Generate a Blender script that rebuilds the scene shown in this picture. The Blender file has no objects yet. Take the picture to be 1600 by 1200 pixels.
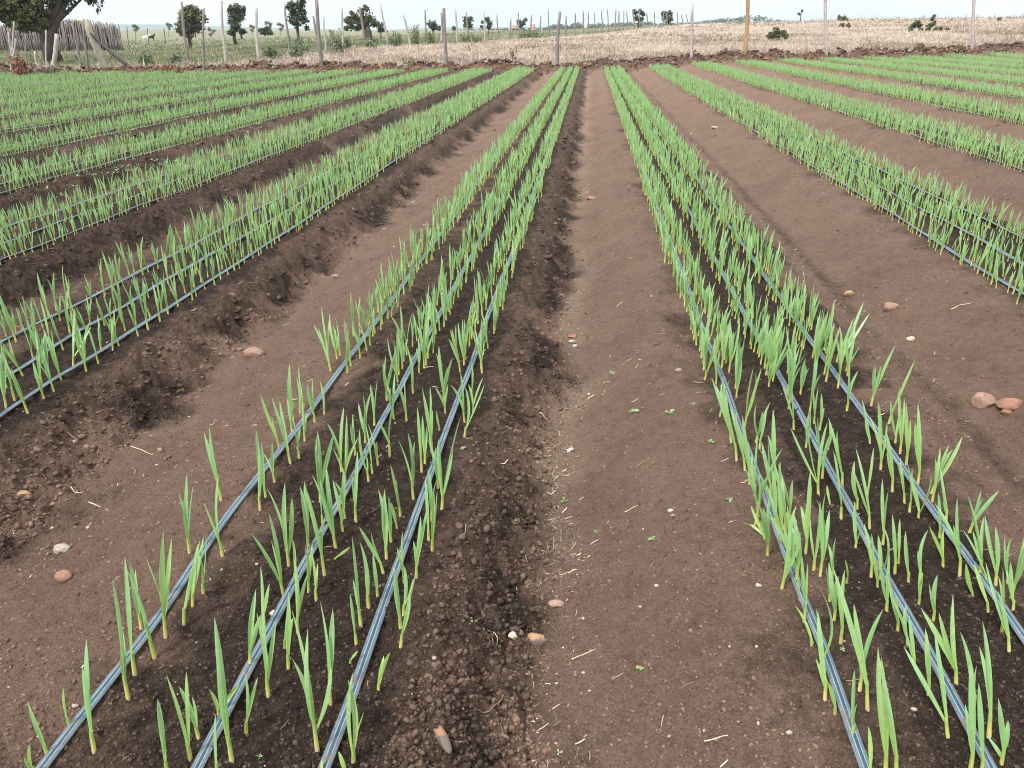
import bpy, math, random
import numpy as np
from mathutils import Vector

random.seed(7)
rng = np.random.default_rng(11)
SC = bpy.context.scene
COL = SC.collection
R = math.radians

# ------------------------------------------------------------------ camera, sky, sun, exposure
FPX, VPX, VPY, EYE = 1208.0, 924.0, 50.0, 1.40          # focal length in photo pixels, vanishing point of the rows, eye height over the bed tops
PITCH = math.atan((600 - VPY) / FPX)
YAW = math.atan((VPX - 800) / FPX * math.cos(PITCH))
cam = bpy.data.objects.new('camera', bpy.data.cameras.new('camera'))
COL.objects.link(cam)
cam.location = (0, 0, EYE)
cam.rotation_euler = (math.pi / 2 - PITCH, 0, YAW)
cam.data.sensor_width = 36.0
cam.data.lens = 36.0 * FPX / 1600.0
cam.data.clip_start = 0.05
cam.data.clip_end = 20000
SC.camera = cam

SUN_EL, SUN_AZ = R(52), R(218)                             # azimuth clockwise from +Y: the light comes from behind, left
wd = bpy.data.worlds.new("World")
SC.world = wd
wd.use_nodes = True
wn, wl = wd.node_tree.nodes, wd.node_tree.links
wn.clear()
w_out = wn.new('ShaderNodeOutputWorld')
w_bg = wn.new('ShaderNodeBackground')
w_bg.inputs['Strength'].default_value = 0.12
sky = wn.new('ShaderNodeTexSky')
sky.sky_type = 'NISHITA'
sky.sun_disc = False
sky.sun_elevation = SUN_EL
sky.sun_rotation = SUN_AZ
sky.dust_density = 2.0
w_tc = wn.new('ShaderNodeTexCoord')
w_map = wn.new('ShaderNodeMapping')
w_map.inputs['Scale'].default_value = (1.6, 1.6, 6.0)
w_no = wn.new('ShaderNodeTexNoise')
w_no.inputs['Scale'].default_value = 1.7
w_no.inputs['Detail'].default_value = 6
w_rp = wn.new('ShaderNodeMapRange')
w_rp.inputs['From Min'].default_value = 0.35
w_rp.inputs['From Max'].default_value = 0.62
w_rp.inputs['To Min'].default_value = 0.55
w_rp.inputs['To Max'].default_value = 0.97
w_mx = wn.new('ShaderNodeMix')
w_mx.data_type = 'RGBA'

wl.new(w_tc.outputs['Generated'], w_map.inputs['Vector'])
wl.new(w_map.outputs['Vector'], w_no.inputs['Vector'])
wl.new(w_no.outputs['Fac'], w_rp.inputs['Value'])
wl.new(w_rp.outputs['Result'], w_mx.inputs['Factor'])
wl.new(sky.outputs['Color'], w_mx.inputs['A'])
w_sep = wn.new('ShaderNodeSeparateXYZ')
w_el = wn.new('ShaderNodeMapRange')
w_el.inputs['From Min'].default_value = 0.0
w_el.inputs['From Max'].default_value = 0.55
w_cl = wn.new('ShaderNodeMix')
w_cl.data_type = 'RGBA'
w_cl.inputs['A'].default_value = (3.9, 4.3, 4.65, 1)       # thin bright cloud cover, brighter overhead than at the horizon
w_cl.inputs['B'].default_value = (9.6, 9.7, 9.8, 1)
wl.new(w_tc.outputs['Generated'], w_sep.inputs['Vector'])
wl.new(w_sep.outputs['Z'], w_el.inputs['Value'])
wl.new(w_el.outputs['Result'], w_cl.inputs['Factor'])
wl.new(w_cl.outputs['Result'], w_mx.inputs['B'])
wl.new(w_mx.outputs['Result'], w_bg.inputs['Color'])
wl.new(w_bg.outputs['Background'], w_out.inputs['Surface'])

sun = bpy.data.objects.new('sun', bpy.data.lights.new('sun', 'SUN'))
COL.objects.link(sun)
sun.data.energy = 2.5
sun.data.angle = R(10)
sun.data.color = (1.0, 0.95, 0.88)
sd = Vector((math.sin(SUN_AZ) * math.cos(SUN_EL), math.cos(SUN_AZ) * math.cos(SUN_EL), math.sin(SUN_EL)))
sun.rotation_euler = (-sd).to_track_quat('-Z', 'Y').to_euler()

SC.view_settings.view_transform = 'Standard'
SC.view_settings.look = 'None'
SC.view_settings.exposure = 0.98
SC.view_settings.gamma = 1.0
SC.cycles.max_bounces = 6
SC.cycles.volume_bounces = 1
SC.cycles.filter_width = 1.05
SC.cycles.transparent_max_bounces = 8

# ------------------------------------------------------------------ measuring: where a ray of the photograph meets the ground
_fw = np.array([-math.sin(YAW) * math.cos(PITCH), math.cos(YAW) * math.cos(PITCH), -math.sin(PITCH)])
_rt = np.array([math.cos(YAW), math.sin(YAW), 0.0])
_up = np.cross(_rt, _fw)
_C = np.array([0, 0, EYE])


def ray(px, py):
    return _fw + _rt * (px - 800) / FPX - _up * (py - 600) / FPX


def un(px, py, z=0.0):
    d = ray(px, py)
    return _C + d * ((z - EYE) / d[2])


def at_dist(px, py, D):
    """point on the ray through (px, py) at the horizontal distance D"""
    d = ray(px, py)
    return _C + d * (D / math.hypot(d[0], d[1]))


# ------------------------------------------------------------------ noise in numpy
_P = rng.random((256, 256))


def vnoise(x, y):
    xi = np.floor(x).astype(np.int64); yi = np.floor(y).astype(np.int64)
    xf = x - xi; yf = y - yi
    u = xf * xf * xf * (xf * (xf * 6 - 15) + 10); v = yf * yf * yf * (yf * (yf * 6 - 15) + 10)
    a = _P[xi & 255, yi & 255]; b = _P[(xi + 1) & 255, yi & 255]
    c = _P[xi & 255, (yi + 1) & 255]; d = _P[(xi + 1) & 255, (yi + 1) & 255]
    return (a * (1 - u) + b * u) * (1 - v) + (c * (1 - u) + d * u) * v - 0.5


def fbm(x, y, oct=3, gain=0.55):
    s = 0; a = 1.0
    for k in range(oct):
        ca, sa = math.cos(0.7 * k + 0.3), math.sin(0.7 * k + 0.3)
        s = s + a * vnoise((x * ca - y * sa) * 2.03 ** k + 17.3 * k, (x * sa + y * ca) * 2.03 ** k + 5.1 * k)
        a *= gain
    return s


def sst(a, b, x):
    t = np.clip((x - a) / (b - a), 0, 1)
    return t * t * (3 - 2 * t)


# ------------------------------------------------------------------ the field: beds and the lie of the land
BEDS = [-0.78, 0.885]                                      # centre of each raised bed
TAPES = {-0.78: [-1.075, -0.757, -0.492], 0.885: [0.63, 0.887, 1.132]}
_x = -2.53
TAPES[_x] = [-2.81, -2.53, -2.265]; BEDS.append(_x)
for k in range(11):
    _x -= 1.68
    BEDS.append(round(_x, 3)); TAPES[round(_x, 3)] = [round(_x, 3) - 0.31, round(_x, 3), round(_x, 3) + 0.31]
_x = 2.64
for k in range(13):
    BEDS.append(round(_x, 3)); TAPES[round(_x, 3)] = [round(_x, 3) - 0.26, round(_x, 3), round(_x, 3) + 0.28]
    _x += 1.76
BEDS.sort()
BA = np.array(BEDS)


def cross_z(x):
    return np.interp(x, [-40, -2, 0.95, 2.6, 4.4, 6.1, 7.9, 12, 18, 40, 90], [-.15, 0, 0, .12, .2, .26, .32, .38, .46, .6, .9])


def edge_y(x):
    return 35.3 + 0.2 * x                                  # far end of the field: the dirt bank


def slope(a):
    return np.interp(a, [-0.9, -0.5, -0.25, -0.12, 0, .12, .3, .6, 1.0], [0.0, .0, .003, .0085, .0135, .0185, .024, .027, .027])


def lift(a):
    return np.interp(a, [-0.9, -0.5, -0.35, -0.2, -0.08, .05, .12, .6], [0.15, .2, .5, .55, .42, .22, .15, .1])


def profile(x, y):
    """bed and furrow profile, and the dryness of the soil, at x, y"""
    wob = 0.05 * vnoise(x * 0 + 3.3, y * 0.9) + 0.02 * vnoise(x * 0 + 9.1, y * 2.7)
    i = np.clip(np.searchsorted(BA, x + 0.10) - 1, 0, len(BA) - 2)
    t = x - BA[i]
    pitch = BA[i + 1] - BA[i]
    lump = 0.07 * vnoise(x * 0.4 + BA[i], y * 2.1 + BA[i] * 3) + wob
    z = -0.17 * sst(0.37 + lump * 0.5, 0.70 + lump, t)
    f0 = 0.72 + lump
    g = np.clip((t - f0) / np.maximum(pitch - 0.42 - f0, 0.1), 0, 1)
    rise = np.where(g > 0, 0.17 * (0.35 * g + 0.65 * sst(0.1, 1.0, g)), 0)
    z = z + rise
    n = fbm(x * 3.1, y * 3.1, 3)
    n0 = fbm(x * 9 + 2, y * 9, 2)
    rt = (BA[i] > 0.5) * 1.0                                 # right of the central furrow the flanks are trodden and dry, left of it freshly hilled
    dry_l = sst(0.50 + lump, 0.80 + lump, t + 0.26 * n + 0.12 * n0)
    crease = np.exp(-((t - 0.74 - lump * 0.6) / 0.045) ** 2) * (0.5 + 0.5 * sst(-0.2, 0.1, n))
    dry_r = sst(0.30, 0.54, t + 0.26 * n + 0.12 * n0) * (1 - 0.75 * crease)
    dry = (dry_l * (1 - rt) + dry_r * rt) * (1 - sst(pitch - 0.43, pitch - 0.13, t + 0.30 * n + 0.14 * n0))
    dry = dry + 0.30 * sst(-0.05, 0.3, n) * sst(0.36, 0.5, t) * (1 - dry)
    dry = dry + (1 - dry) * (1 - rt) * 0.42 * sst(0.34, 0.42, t + 0.1 * n) * (1 - sst(0.46, 0.58, t + 0.1 * n))
    dry = dry * (1 - 0.55 * (BA[i] < -3.5) * sst(-0.25, 0.15, fbm(x * 0.7, y * 0.5, 2)))
    flank = sst(0.36, 0.46, t) * (1 - sst(0.66 + lump, 0.78 + lump, t)) * (1 - 0.72 * rt)
    floor = sst(f0 - 0.10, f0 + 0.01, t + 0.08 * n) * (1 - sst(f0 + 0.03, f0 + 0.22, t + 0.08 * n))
    return z, dry, flank, floor


def infield(x, y):
    e = edge_y(x) - 0.9
    return 1 - sst(e - 0.5, e + 0.3, y)


def gh(x, y, detail=True, info=False):
    x = np.asarray(x, float); y = np.asarray(y, float)
    D = np.hypot(x, y); a = x / np.maximum(y, 0.5)
    pz, dry, flank, floor = profile(x, y)
    inf = infield(x, y)
    base = cross_z(np.clip(x, -40, 90))
    s = slope(a)
    # land behind the field: rises to the right, dips away beyond its crest
    crest = np.interp(a, [-0.9, -0.2, 0.0, 0.12, 0.6], [190, 190, 170, 150, 125])
    far = s * np.clip(np.minimum(D, crest) - 38, 0, None) - 0.03 * np.clip(D - crest, 0, 100) * np.clip(s / 0.02, 0.15, 1)
    far = far + lift(a) * sst(36, 50, D)
    plain = np.interp(D, [200, 300, 600, 1500, 3000, 9000], [.5, .3, 1.4, 5, 9, 12]) - base
    far = far + (plain - far) * sst(210, 300, D)
    z = base + far + pz * inf
    e = edge_y(x)
    bk = np.exp(-((y - e) / 0.55) ** 2)
    bank = bk * (0.24 + 0.24 * fbm(x * 0.7, y * 0.4, 3) + 0.22 * fbm(x * 2.6, y * 1.5, 2))
    z = z + np.clip(bank, 0, None) * (y > 20)
    if detail:
        near = 1 / (1 + (D / 14.0) ** 2)
        n1 = fbm(x * 11, y * 11, 3, 0.6); n2 = fbm(x * 34, y * 34, 3, 0.62); n3 = fbm(x * 105, y * 105, 2, 0.6)
        rid = 0.5 - np.abs(fbm(x * 16 + 4, y * 16, 3, 0.6))
        am1 = 0.012 + 0.030 * flank * inf + 0.010 * (1 - dry) * inf
        z = z + am1 * n1 + (0.007 + 0.014 * flank * inf + 0.004 * (1 - dry)) * n2 * (0.3 + 0.7 * near) + 0.0035 * n3 * near
        z = z + 0.015 * flank * inf * rid + 0.0042 * fbm(x * 62 + 3, y * 62, 2, 0.7) * near
        z = z + (0.035 * fbm(x * 2.2 + 9, y * 2.2, 2) + 0.018 * fbm(x * 6.1 + y * 2 + 2, y * 5.2 - x * 2, 2)) * (0.35 + 0.65 * dry) * inf
        z = z + (1 - inf) * (0.10 * fbm(x * 0.8, y * 0.8, 3) + 0.10 * fbm(x * 0.13, y * 0.13, 2)) * (D < 400)
    if info:
        return z, dry, flank, floor, inf, bk
    return z


def g1(x, y):
    return float(gh(np.array([x]), np.array([y]))[0])


def gpt(px, py):
    """where the ray through photo pixel (px, py) meets the modelled ground"""
    d = ray(px, py)
    t0 = 0.3
    ts = np.concatenate([np.linspace(0.8, 12, 1500), np.geomspace(12, 900, 1800)])
    P = _C[None] + d[None] * ts[:, None]
    h = gh(P[:, 0], P[:, 1])
    k = np.argmax(P[:, 2] < h)
    if P[k, 2] >= h[k]:
        k = len(ts) - 1
    return np.array([P[k, 0], P[k, 1], h[k]])


# ------------------------------------------------------------------ materials
MATS = {}


def mat_new(name):
    m = bpy.data.materials.new(name)
    m.use_nodes = True
    nt = m.node_tree
    b = nt.nodes['Principled BSDF']
    MATS[name] = m
    return m, nt, b


def N(nt, t, **kw):
    n = nt.nodes.new(t)
    for k, v in kw.items():
        if k in n.inputs:
            n.inputs[k].default_value = v
        else:
            setattr(n, k, v)
    return n


def mix(nt, fac, a, b, blend='MIX'):
    n = nt.nodes.new('ShaderNodeMix'); n.data_type = 'RGBA'; n.blend_type = blend
    for key, v in (('Factor', fac), ('A', a), ('B', b)):
        if isinstance(v, bpy.types.NodeSocket):
            nt.links.new(v, n.inputs[key])
        elif isinstance(v, (int, float)):
            n.inputs[key].default_value = v
        else:
            n.inputs[key].default_value = (*v, 1)
    return n.outputs['Result']


def maprange(nt, v, a, b, c, d):
    n = nt.nodes.new('ShaderNodeMapRange')
    nt.links.new(v, n.inputs['Value'])
    for k, q in zip(('From Min', 'From Max', 'To Min', 'To Max'), (a, b, c, d)):
        n.inputs[k].default_value = q
    return n.outputs['Result']


def noise_tex(nt, scale, detail=4, rough=0.6, coord=None, dist=0.0):
    n = N(nt, 'ShaderNodeTexNoise', Scale=scale, Detail=detail, Roughness=rough, Distortion=dist)
    if coord is None:
        tc = nt.nodes.get('TC') or nt.nodes.new('ShaderNodeTexCoord'); tc.name = 'TC'
        coord = tc.outputs['Object']
    nt.links.new(coord, n.inputs['Vector'])
    return n.outputs['Fac']


def attr(nt, name):
    n = nt.nodes.new('ShaderNodeAttribute'); n.attribute_name = name
    return n.outputs['Fac']


def simple(name, col, rough=0.8, var=0.25, scale=12.0, bump=0.0, spec=0.3):
    m, nt, b = mat_new(name)
    f = noise_tex(nt, scale, 5, 0.65)
    lo = tuple(c * (1 - var) for c in col); hi = tuple(min(1, c * (1 + var)) for c in col)
    nt.links.new(mix(nt, maprange(nt, f, 0.3, 0.7, 0, 1), lo, hi), b.inputs['Base Color'])
    b.inputs['Roughness'].default_value = rough
    b.inputs['Specular IOR Level'].default_value = spec
    if bump:
        bp = N(nt, 'ShaderNodeBump', Strength=bump, Distance=0.01)
        nt.links.new(noise_tex(nt, scale * 3, 4), bp.inputs['Height'])
        nt.links.new(bp.outputs['Normal'], b.inputs['Normal'])
    return m


def ground_material():
    m, nt, b = mat_new('soil')
    L = nt.links
    dry, stub, grs, bank, lit = (attr(nt, q) for q in ('dry', 'stub', 'grs', 'bank', 'lit'))
    n_l = noise_tex(nt, 2.3, 4, 0.6); n_m = noise_tex(nt, 22, 5, 0.7); n_f = noise_tex(nt, 140, 4, 0.7); n_g = noise_tex(nt, 420, 2, 0.6)
    dark = mix(nt, maprange(nt, n_m, 0.3, 0.72, 0, 1), DARK_A, DARK_B)
    dark = mix(nt, maprange(nt, n_f, 0.45, 0.75, 0, 0.55), dark, DARK_C)
    light = mix(nt, maprange(nt, n_l, 0.3, 0.7, 0, 1), DRY_A, DRY_B)
    light = mix(nt, maprange(nt, n_m, 0.35, 0.7, 0, 0.5), light, DRY_C)
    light = mix(nt, maprange(nt, n_f, 0.54, 0.33, 0, 0.75), light, DRY_D)
    light = mix(nt, maprange(nt, n_f, 0.55, 0.72, 0, 0.6), light, (0.21, 0.158, 0.128))
    dn = nt.nodes.new('ShaderNodeMath'); dn.operation = 'ADD'; dn.use_clamp = True
    L.new(dry, dn.inputs[0]); L.new(maprange(nt, n_m, 0.25, 0.75, -0.28, 0.28), dn.inputs[1])
    c = mix(nt, dn.outputs[0], dark, light)
    c = mix(nt, maprange(nt, n_g, 0.66, 0.74, 0, 0.6), c, (0.22, 0.17, 0.13))        # fine pale grit
    ltn = nt.nodes.new('ShaderNodeMath'); ltn.operation = 'MULTIPLY'
    L.new(lit, ltn.inputs[0]); L.new(maprange(nt, noise_tex(nt, 75, 5, 0.75, None, 1.5), 0.42, 0.62, 0, 1), ltn.inputs[1])
    c = mix(nt, ltn.outputs[0], c, (0.36, 0.275, 0.20))                              # fine chaff trodden into the furrow floor
    nb = noise_tex(nt, 3.5, 5, 0.7)
    c = mix(nt, bank, c, mix(nt, maprange(nt, nb, 0.35, 0.65, 0, 1), BANK_A, BANK_B))
    ns = noise_tex(nt, 1.2, 6, 0.75); ns2 = noise_tex(nt, 0.12, 4, 0.6)
    st = mix(nt, maprange(nt, ns, 0.3, 0.7, 0, 1), STUB_A, STUB_B)
    st = mix(nt, maprange(nt, ns2, 0.4, 0.7, 0, 0.5), st, STUB_C)
    c = mix(nt, stub, c, st)
    ng = noise_tex(nt, 0.5, 6, 0.75)
    gr = mix(nt, maprange(nt, ng, 0.35, 0.68, 0, 1), GRS_A, GRS_B)
    c = mix(nt, grs, c, gr)
    L.new(c, b.inputs['Base Color'])
    b.inputs['Roughness'].default_value = 0.95
    b.inputs['Specular IOR Level'].default_value = 0.12
    bp = N(nt, 'ShaderNodeBump', Strength=1.0, Distance=0.028)
    h = nt.nodes.new('ShaderNodeMath'); h.operation = 'ADD'
    L.new(n_f, h.inputs[0]); L.new(noise_tex(nt, 60, 5, 0.75), h.inputs[1])
    L.new(h.outputs[0], bp.inputs['Height']); L.new(bp.outputs['Normal'], b.inputs['Normal'])
    return m


DARK_A, DARK_B, DARK_C = (0.020, 0.0138, 0.0110), (0.050, 0.0345, 0.0272), (0.105, 0.073, 0.057)
DRY_A, DRY_B, DRY_C, DRY_D = (0.168, 0.107, 0.077), (0.255, 0.169, 0.124), (0.295, 0.200, 0.150), (0.092, 0.058, 0.042)
BANK_A, BANK_B = (0.060, 0.035, 0.026), (0.150, 0.094, 0.066)
STUB_A, STUB_B, STUB_C = (0.24, 0.190, 0.150), (0.46, 0.385, 0.31), (0.30, 0.245, 0.195)
GRS_A, GRS_B = (0.11, 0.125, 0.070), (0.24, 0.225, 0.145)
M_SOIL = ground_material()


def clod_material():
    m, nt, b = mat_new('clod')
    d = attr(nt, 'dry'); v = attr(nt, 'rnd'); k = attr(nt, 'bank')
    c = mix(nt, d, mix(nt, v, DARK_A, DARK_C), mix(nt, v, DRY_D, DRY_B))
    c = mix(nt, k, c, mix(nt, v, BANK_A, (0.25, 0.165, 0.115)))
    n = noise_tex(nt, 160, 4, 0.7)
    c = mix(nt, maprange(nt, n, 0.3, 0.7, 0.35, 0), c, (0.02, 0.015, 0.012))
    nt.links.new(c, b.inputs['Base Color'])
    b.inputs['Roughness'].default_value = 0.95; b.inputs['Specular IOR Level'].default_value = 0.1
    bp = N(nt, 'ShaderNodeBump', Strength=0.8, Distance=0.004)
    nt.links.new(noise_tex(nt, 220, 4, 0.7), bp.inputs['Height']); nt.links.new(bp.outputs['Normal'], b.inputs['Normal'])
    return m


M_CLOD = clod_material()


def plant_material():
    """garlic: pale foot, yellow sheath, blue-green blade; 'ramp' runs along the plant, 'rnd' differs from plant to plant"""
    m, nt, b = mat_new('garlic')
    L = nt.links
    r, v = attr(nt, 'ramp'), attr(nt, 'rnd')
    cr = nt.nodes.new('ShaderNodeValToRGB')
    el = cr.color_ramp.elements
    el[0].position = 0.0; el[0].color = (0.74, 0.57, 0.43, 1)
    el[1].position = 1.0; el[1].color = (0.50, 0.42, 0.22, 1)
    for p, c in ((0.04, (0.78, 0.62, 0.38)), (0.09, (0.74, 0.66, 0.20)), (0.16, (0.46, 0.56, 0.17)), (0.26, (0.33, 0.51, 0.160)), (0.55, (0.31, 0.485, 0.205)), (0.94, (0.37, 0.54, 0.265))):  # upper blade paler: glaucous bloom, with sky sheen put into the colour too
        e = el.new(p); e.color = (*c, 1)
    L.new(r, cr.inputs['Fac'])
    mf = nt.nodes.new('ShaderNodeMath'); mf.operation = 'MULTIPLY'
    L.new(maprange(nt, v, 0, 1, 0.0, 0.55), mf.inputs[0]); L.new(maprange(nt, r, 0.2, 0.36, 0, 1), mf.inputs[1])
    c = mix(nt, mf.outputs[0], cr.outputs['Color'], (0.64, 0.86, 0.98), 'MULTIPLY')
    c = mix(nt, maprange(nt, v, 0.0, 0.25, 0.25, 0.0), c, (0.33, 0.42, 0.07))
    n = noise_tex(nt, 60, 3, 0.6)
    c = mix(nt, maprange(nt, n, 0.3, 0.7, 0.25, 0.0), c, (0.10, 0.20, 0.05))
    L.new(c, b.inputs['Base Color'])
    b.inputs['Roughness'].default_value = 0.38
    b.inputs['Specular IOR Level'].default_value = 0.7
    tr = nt.nodes.new('ShaderNodeBsdfTranslucent')
    L.new(mix(nt, 0.5, c, (0.46, 0.70, 0.18)), tr.inputs['Color'])
    ms = nt.nodes.new('ShaderNodeMixShader'); ms.inputs['Fac'].default_value = 0.32
    out = nt.nodes['Material Output']
    L.new(b.outputs['BSDF'], ms.inputs[1]); L.new(tr.outputs['BSDF'], ms.inputs[2]); L.new(ms.outputs['Shader'], out.inputs['Surface'])
    return m


M_PLANT = plant_material()


def tape_material():
    m, nt, b = mat_new('drip_tape')
    L = nt.links
    u = attr(nt, 'across')                                  # -1 .. 1 over the width
    def band(c0, w):
        s = nt.nodes.new('ShaderNodeMath'); s.operation = 'SUBTRACT'; L.new(u, s.inputs[0]); s.inputs[1].default_value = c0
        a = nt.nodes.new('ShaderNodeMath'); a.operation = 'ABSOLUTE'; L.new(s.outputs[0], a.inputs[0])
        return maprange(nt, a.outputs[0], w * 0.6, w, 1, 0)
    n = noise_tex(nt, 18, 6, 0.75); n2 = noise_tex(nt, 90, 4, 0.7); n3 = noise_tex(nt, 3.0, 3, 0.6)
    c = mix(nt, maprange(nt, n3, 0.35, 0.65, 0, 1), (0.046, 0.066, 0.084), (0.095, 0.125, 0.148))
    c = mix(nt, band(0.05, 0.30), c, (0.024, 0.038, 0.054))
    dust = nt.nodes.new('ShaderNodeMath'); dust.operation = 'ABSOLUTE'; L.new(u, dust.inputs[0])
    du = nt.nodes.new('ShaderNodeMath'); du.operation = 'MULTIPLY'
    L.new(maprange(nt, dust.outputs[0], 0.35, 0.9, 0.15, 0.75), du.inputs[0]); L.new(maprange(nt, n, 0.40, 0.66, 0, 1), du.inputs[1])
    c = mix(nt, du.outputs[0], c, (0.20, 0.225, 0.245))
    for c0 in (-0.36, 0.34):
        f = nt.nodes.new('ShaderNodeMath'); f.operation = 'MULTIPLY'
        L.new(band(c0, 0.06), f.inputs[0]); L.new(maprange(nt, n2, 0.3, 0.55, 0.35, 1.0), f.inputs[1])
        c = mix(nt, f.outputs[0], c, (0.20, 0.40, 0.51))
    c = mix(nt, maprange(nt, n, 0.54, 0.66, 0, 0.85), c, (0.115, 0.085, 0.07))       # soil splashed on the plastic
    L.new(c, b.inputs['Base Color'])
    L.new(maprange(nt, n, 0.3, 0.7, 0.38, 0.75), b.inputs['Roughness'])
    b.inputs['Specular IOR Level'].default_value = 0.36
    bp = N(nt, 'ShaderNodeBump', Strength=0.9, Distance=0.003)
    L.new(noise_tex(nt, 45, 3, 0.5), bp.inputs['Height']); L.new(bp.outputs['Normal'], b.inputs['Normal'])
    return m


M_TAPE = tape_material()


def tinted(name, a, b_, rough=0.85, transl=0.0):
    """two colours mixed by the 'rnd' attribute of the mesh"""
    m, nt, b = mat_new(name)
    c = mix(nt, attr(nt, 'rnd'), a, b_)
    nt.links.new(c, b.inputs['Base Color'])
    b.inputs['Roughness'].default_value = rough; b.inputs['Specular IOR Level'].default_value = 0.2
    if transl:
        tr = nt.nodes.new('ShaderNodeBsdfTranslucent'); nt.links.new(c, tr.inputs['Color'])
        ms = nt.nodes.new('ShaderNodeMixShader'); ms.inputs['Fac'].default_value = transl
        nt.links.new(b.outputs['BSDF'], ms.inputs[1]); nt.links.new(tr.outputs['BSDF'], ms.inputs[2])
        nt.links.new(ms.outputs['Shader'], nt.nodes['Material Output'].inputs['Surface'])
    return m


def wood(name, a, b_, scale=9.0):
    m, nt, b = mat_new(name)
    tc = nt.nodes.new('ShaderNodeTexCoord'); mp = nt.nodes.new('ShaderNodeMapping'); mp.inputs['Scale'].default_value = (1, 1, 0.12)
    nt.links.new(tc.outputs['Object'], mp.inputs['Vector'])
    n = noise_tex(nt, scale * 3, 5, 0.7, mp.outputs['Vector']); n2 = noise_tex(nt, 2.2, 3, 0.6)
    c = mix(nt, maprange(nt, n, 0.3, 0.7, 0, 1), a, b_)
    c = mix(nt, maprange(nt, n2, 0.5, 0.75, 0, 0.45), c, tuple(q * 0.45 for q in a))
    nt.links.new(c, b.inputs['Base Color']); b.inputs['Roughness'].default_value = 0.85; b.inputs['Specular IOR Level'].default_value = 0.2
    return m


M_POST_PALE = wood('weathered_post', (0.26, 0.23, 0.21), (0.46, 0.42, 0.385))
M_POST_GREY = wood('grey_post', (0.12, 0.105, 0.095), (0.27, 0.24, 0.215))
M_POST_ORANGE = wood('orange_post', (0.25, 0.145, 0.075), (0.42, 0.28, 0.17))
M_POST_CREAM = wood('cream_post', (0.28, 0.26, 0.18), (0.48, 0.45, 0.34))
M_POST_DARK = wood('dark_post', (0.07, 0.06, 0.06), (0.17, 0.15, 0.14))
M_BARK = wood('bark', (0.035, 0.027, 0.023), (0.11, 0.085, 0.07), 5)
M_WIRE = simple('wire', (0.25, 0.24, 0.23), 0.5)
M_STRAW = tinted('straw', (0.17, 0.12, 0.085), (0.56, 0.46, 0.34))
M_CHIP = tinted('grit', (0.16, 0.112, 0.088), (0.46, 0.37, 0.30))
M_DRYGRASS = tinted('dry_grass', (0.19, 0.150, 0.115), (0.52, 0.44, 0.36), transl=0.2)
M_GRASS = tinted('green_grass', (0.10, 0.13, 0.06), (0.28, 0.27, 0.17), transl=0.25)
M_WEED = tinted('weed_leaf', (0.11, 0.15, 0.075), (0.27, 0.31, 0.19), transl=0.25)
M_LEAFHAZED = tinted('leaf_hazed', (0.13, 0.15, 0.09), (0.30, 0.31, 0.21), transl=0.25)  # haze over the faint far trees, put into their leaf colour
M_LEAFDARK = tinted('leaf_dark', (0.034, 0.048, 0.030), (0.135, 0.165, 0.095), transl=0.2)  # dark foliage; its light end raised, flare and haze put into the colour
M_LEAFOLIVE = tinted('leaf_olive', (0.035, 0.043, 0.020), (0.23, 0.22, 0.10), transl=0.2)
M_LEAFDRY = tinted('leaf_dry', (0.12, 0.095, 0.06), (0.30, 0.25, 0.17), transl=0.2)
M_LEAFRED = tinted('dry_red_shrub', (0.14, 0.07, 0.04), (0.36, 0.20, 0.12), transl=0.2)
M_SEEDLING = tinted('seedling', (0.13, 0.24, 0.08), (0.27, 0.36, 0.19), transl=0.2)


# ------------------------------------------------------------------ mesh helpers
def mesh_np(name, V, F, material, attrs=None, smooth=True):
    """a mesh from numpy arrays: V (n,3), F list of index arrays (m,3) or (m,4)"""
    me = bpy.data.meshes.new(name)
    Fs = [f for f in (F if isinstance(F, list) else [F]) if len(f)]
    V = np.asarray(V, np.float32)
    me.vertices.add(len(V)); me.vertices.foreach_set('co', V.ravel())
    nl = sum(f.size for f in Fs); npz = sum(len(f) for f in Fs)
    me.loops.add(nl); me.loops.foreach_set('vertex_index', np.concatenate([f.ravel() for f in Fs]).astype(np.int32))
    me.polygons.add(npz)
    st, tot, o = [], [], 0
    for f in Fs:
        k = f.shape[1]; st.append(o + k * np.arange(len(f))); tot.append(np.full(len(f), k)); o += f.size
    me.polygons.foreach_set('loop_start', np.concatenate(st).astype(np.int32))
    if smooth:
        me.polygons.foreach_set('use_smooth', np.ones(npz, bool))
    for k, v in (attrs or {}).items():
        a = me.attributes.new(k, 'FLOAT', 'POINT'); a.data.foreach_set('value', np.asarray(v, np.float32))
    me.update(calc_edges=True); me.validate()
    me.materials.append(material)
    return me


def link(name, me, parent=None, loc=(0, 0, 0)):
    o = bpy.data.objects.new(name, me); COL.objects.link(o)
    o.location = loc
    if parent is not None:
        o.parent = parent
    return o


def tag(o, label=None, cat=None, group=None, kind=None):
    if label: o['label'] = label
    if cat: o['category'] = cat
    if group: o['group'] = group
    if kind: o['kind'] = kind
    return o


def empty(name, loc, label, cat, group=None):
    o = bpy.data.objects.new(name, None); COL.objects.link(o); o.location = loc
    o.empty_display_size = 0.05
    return tag(o, label, cat, group)


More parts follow.
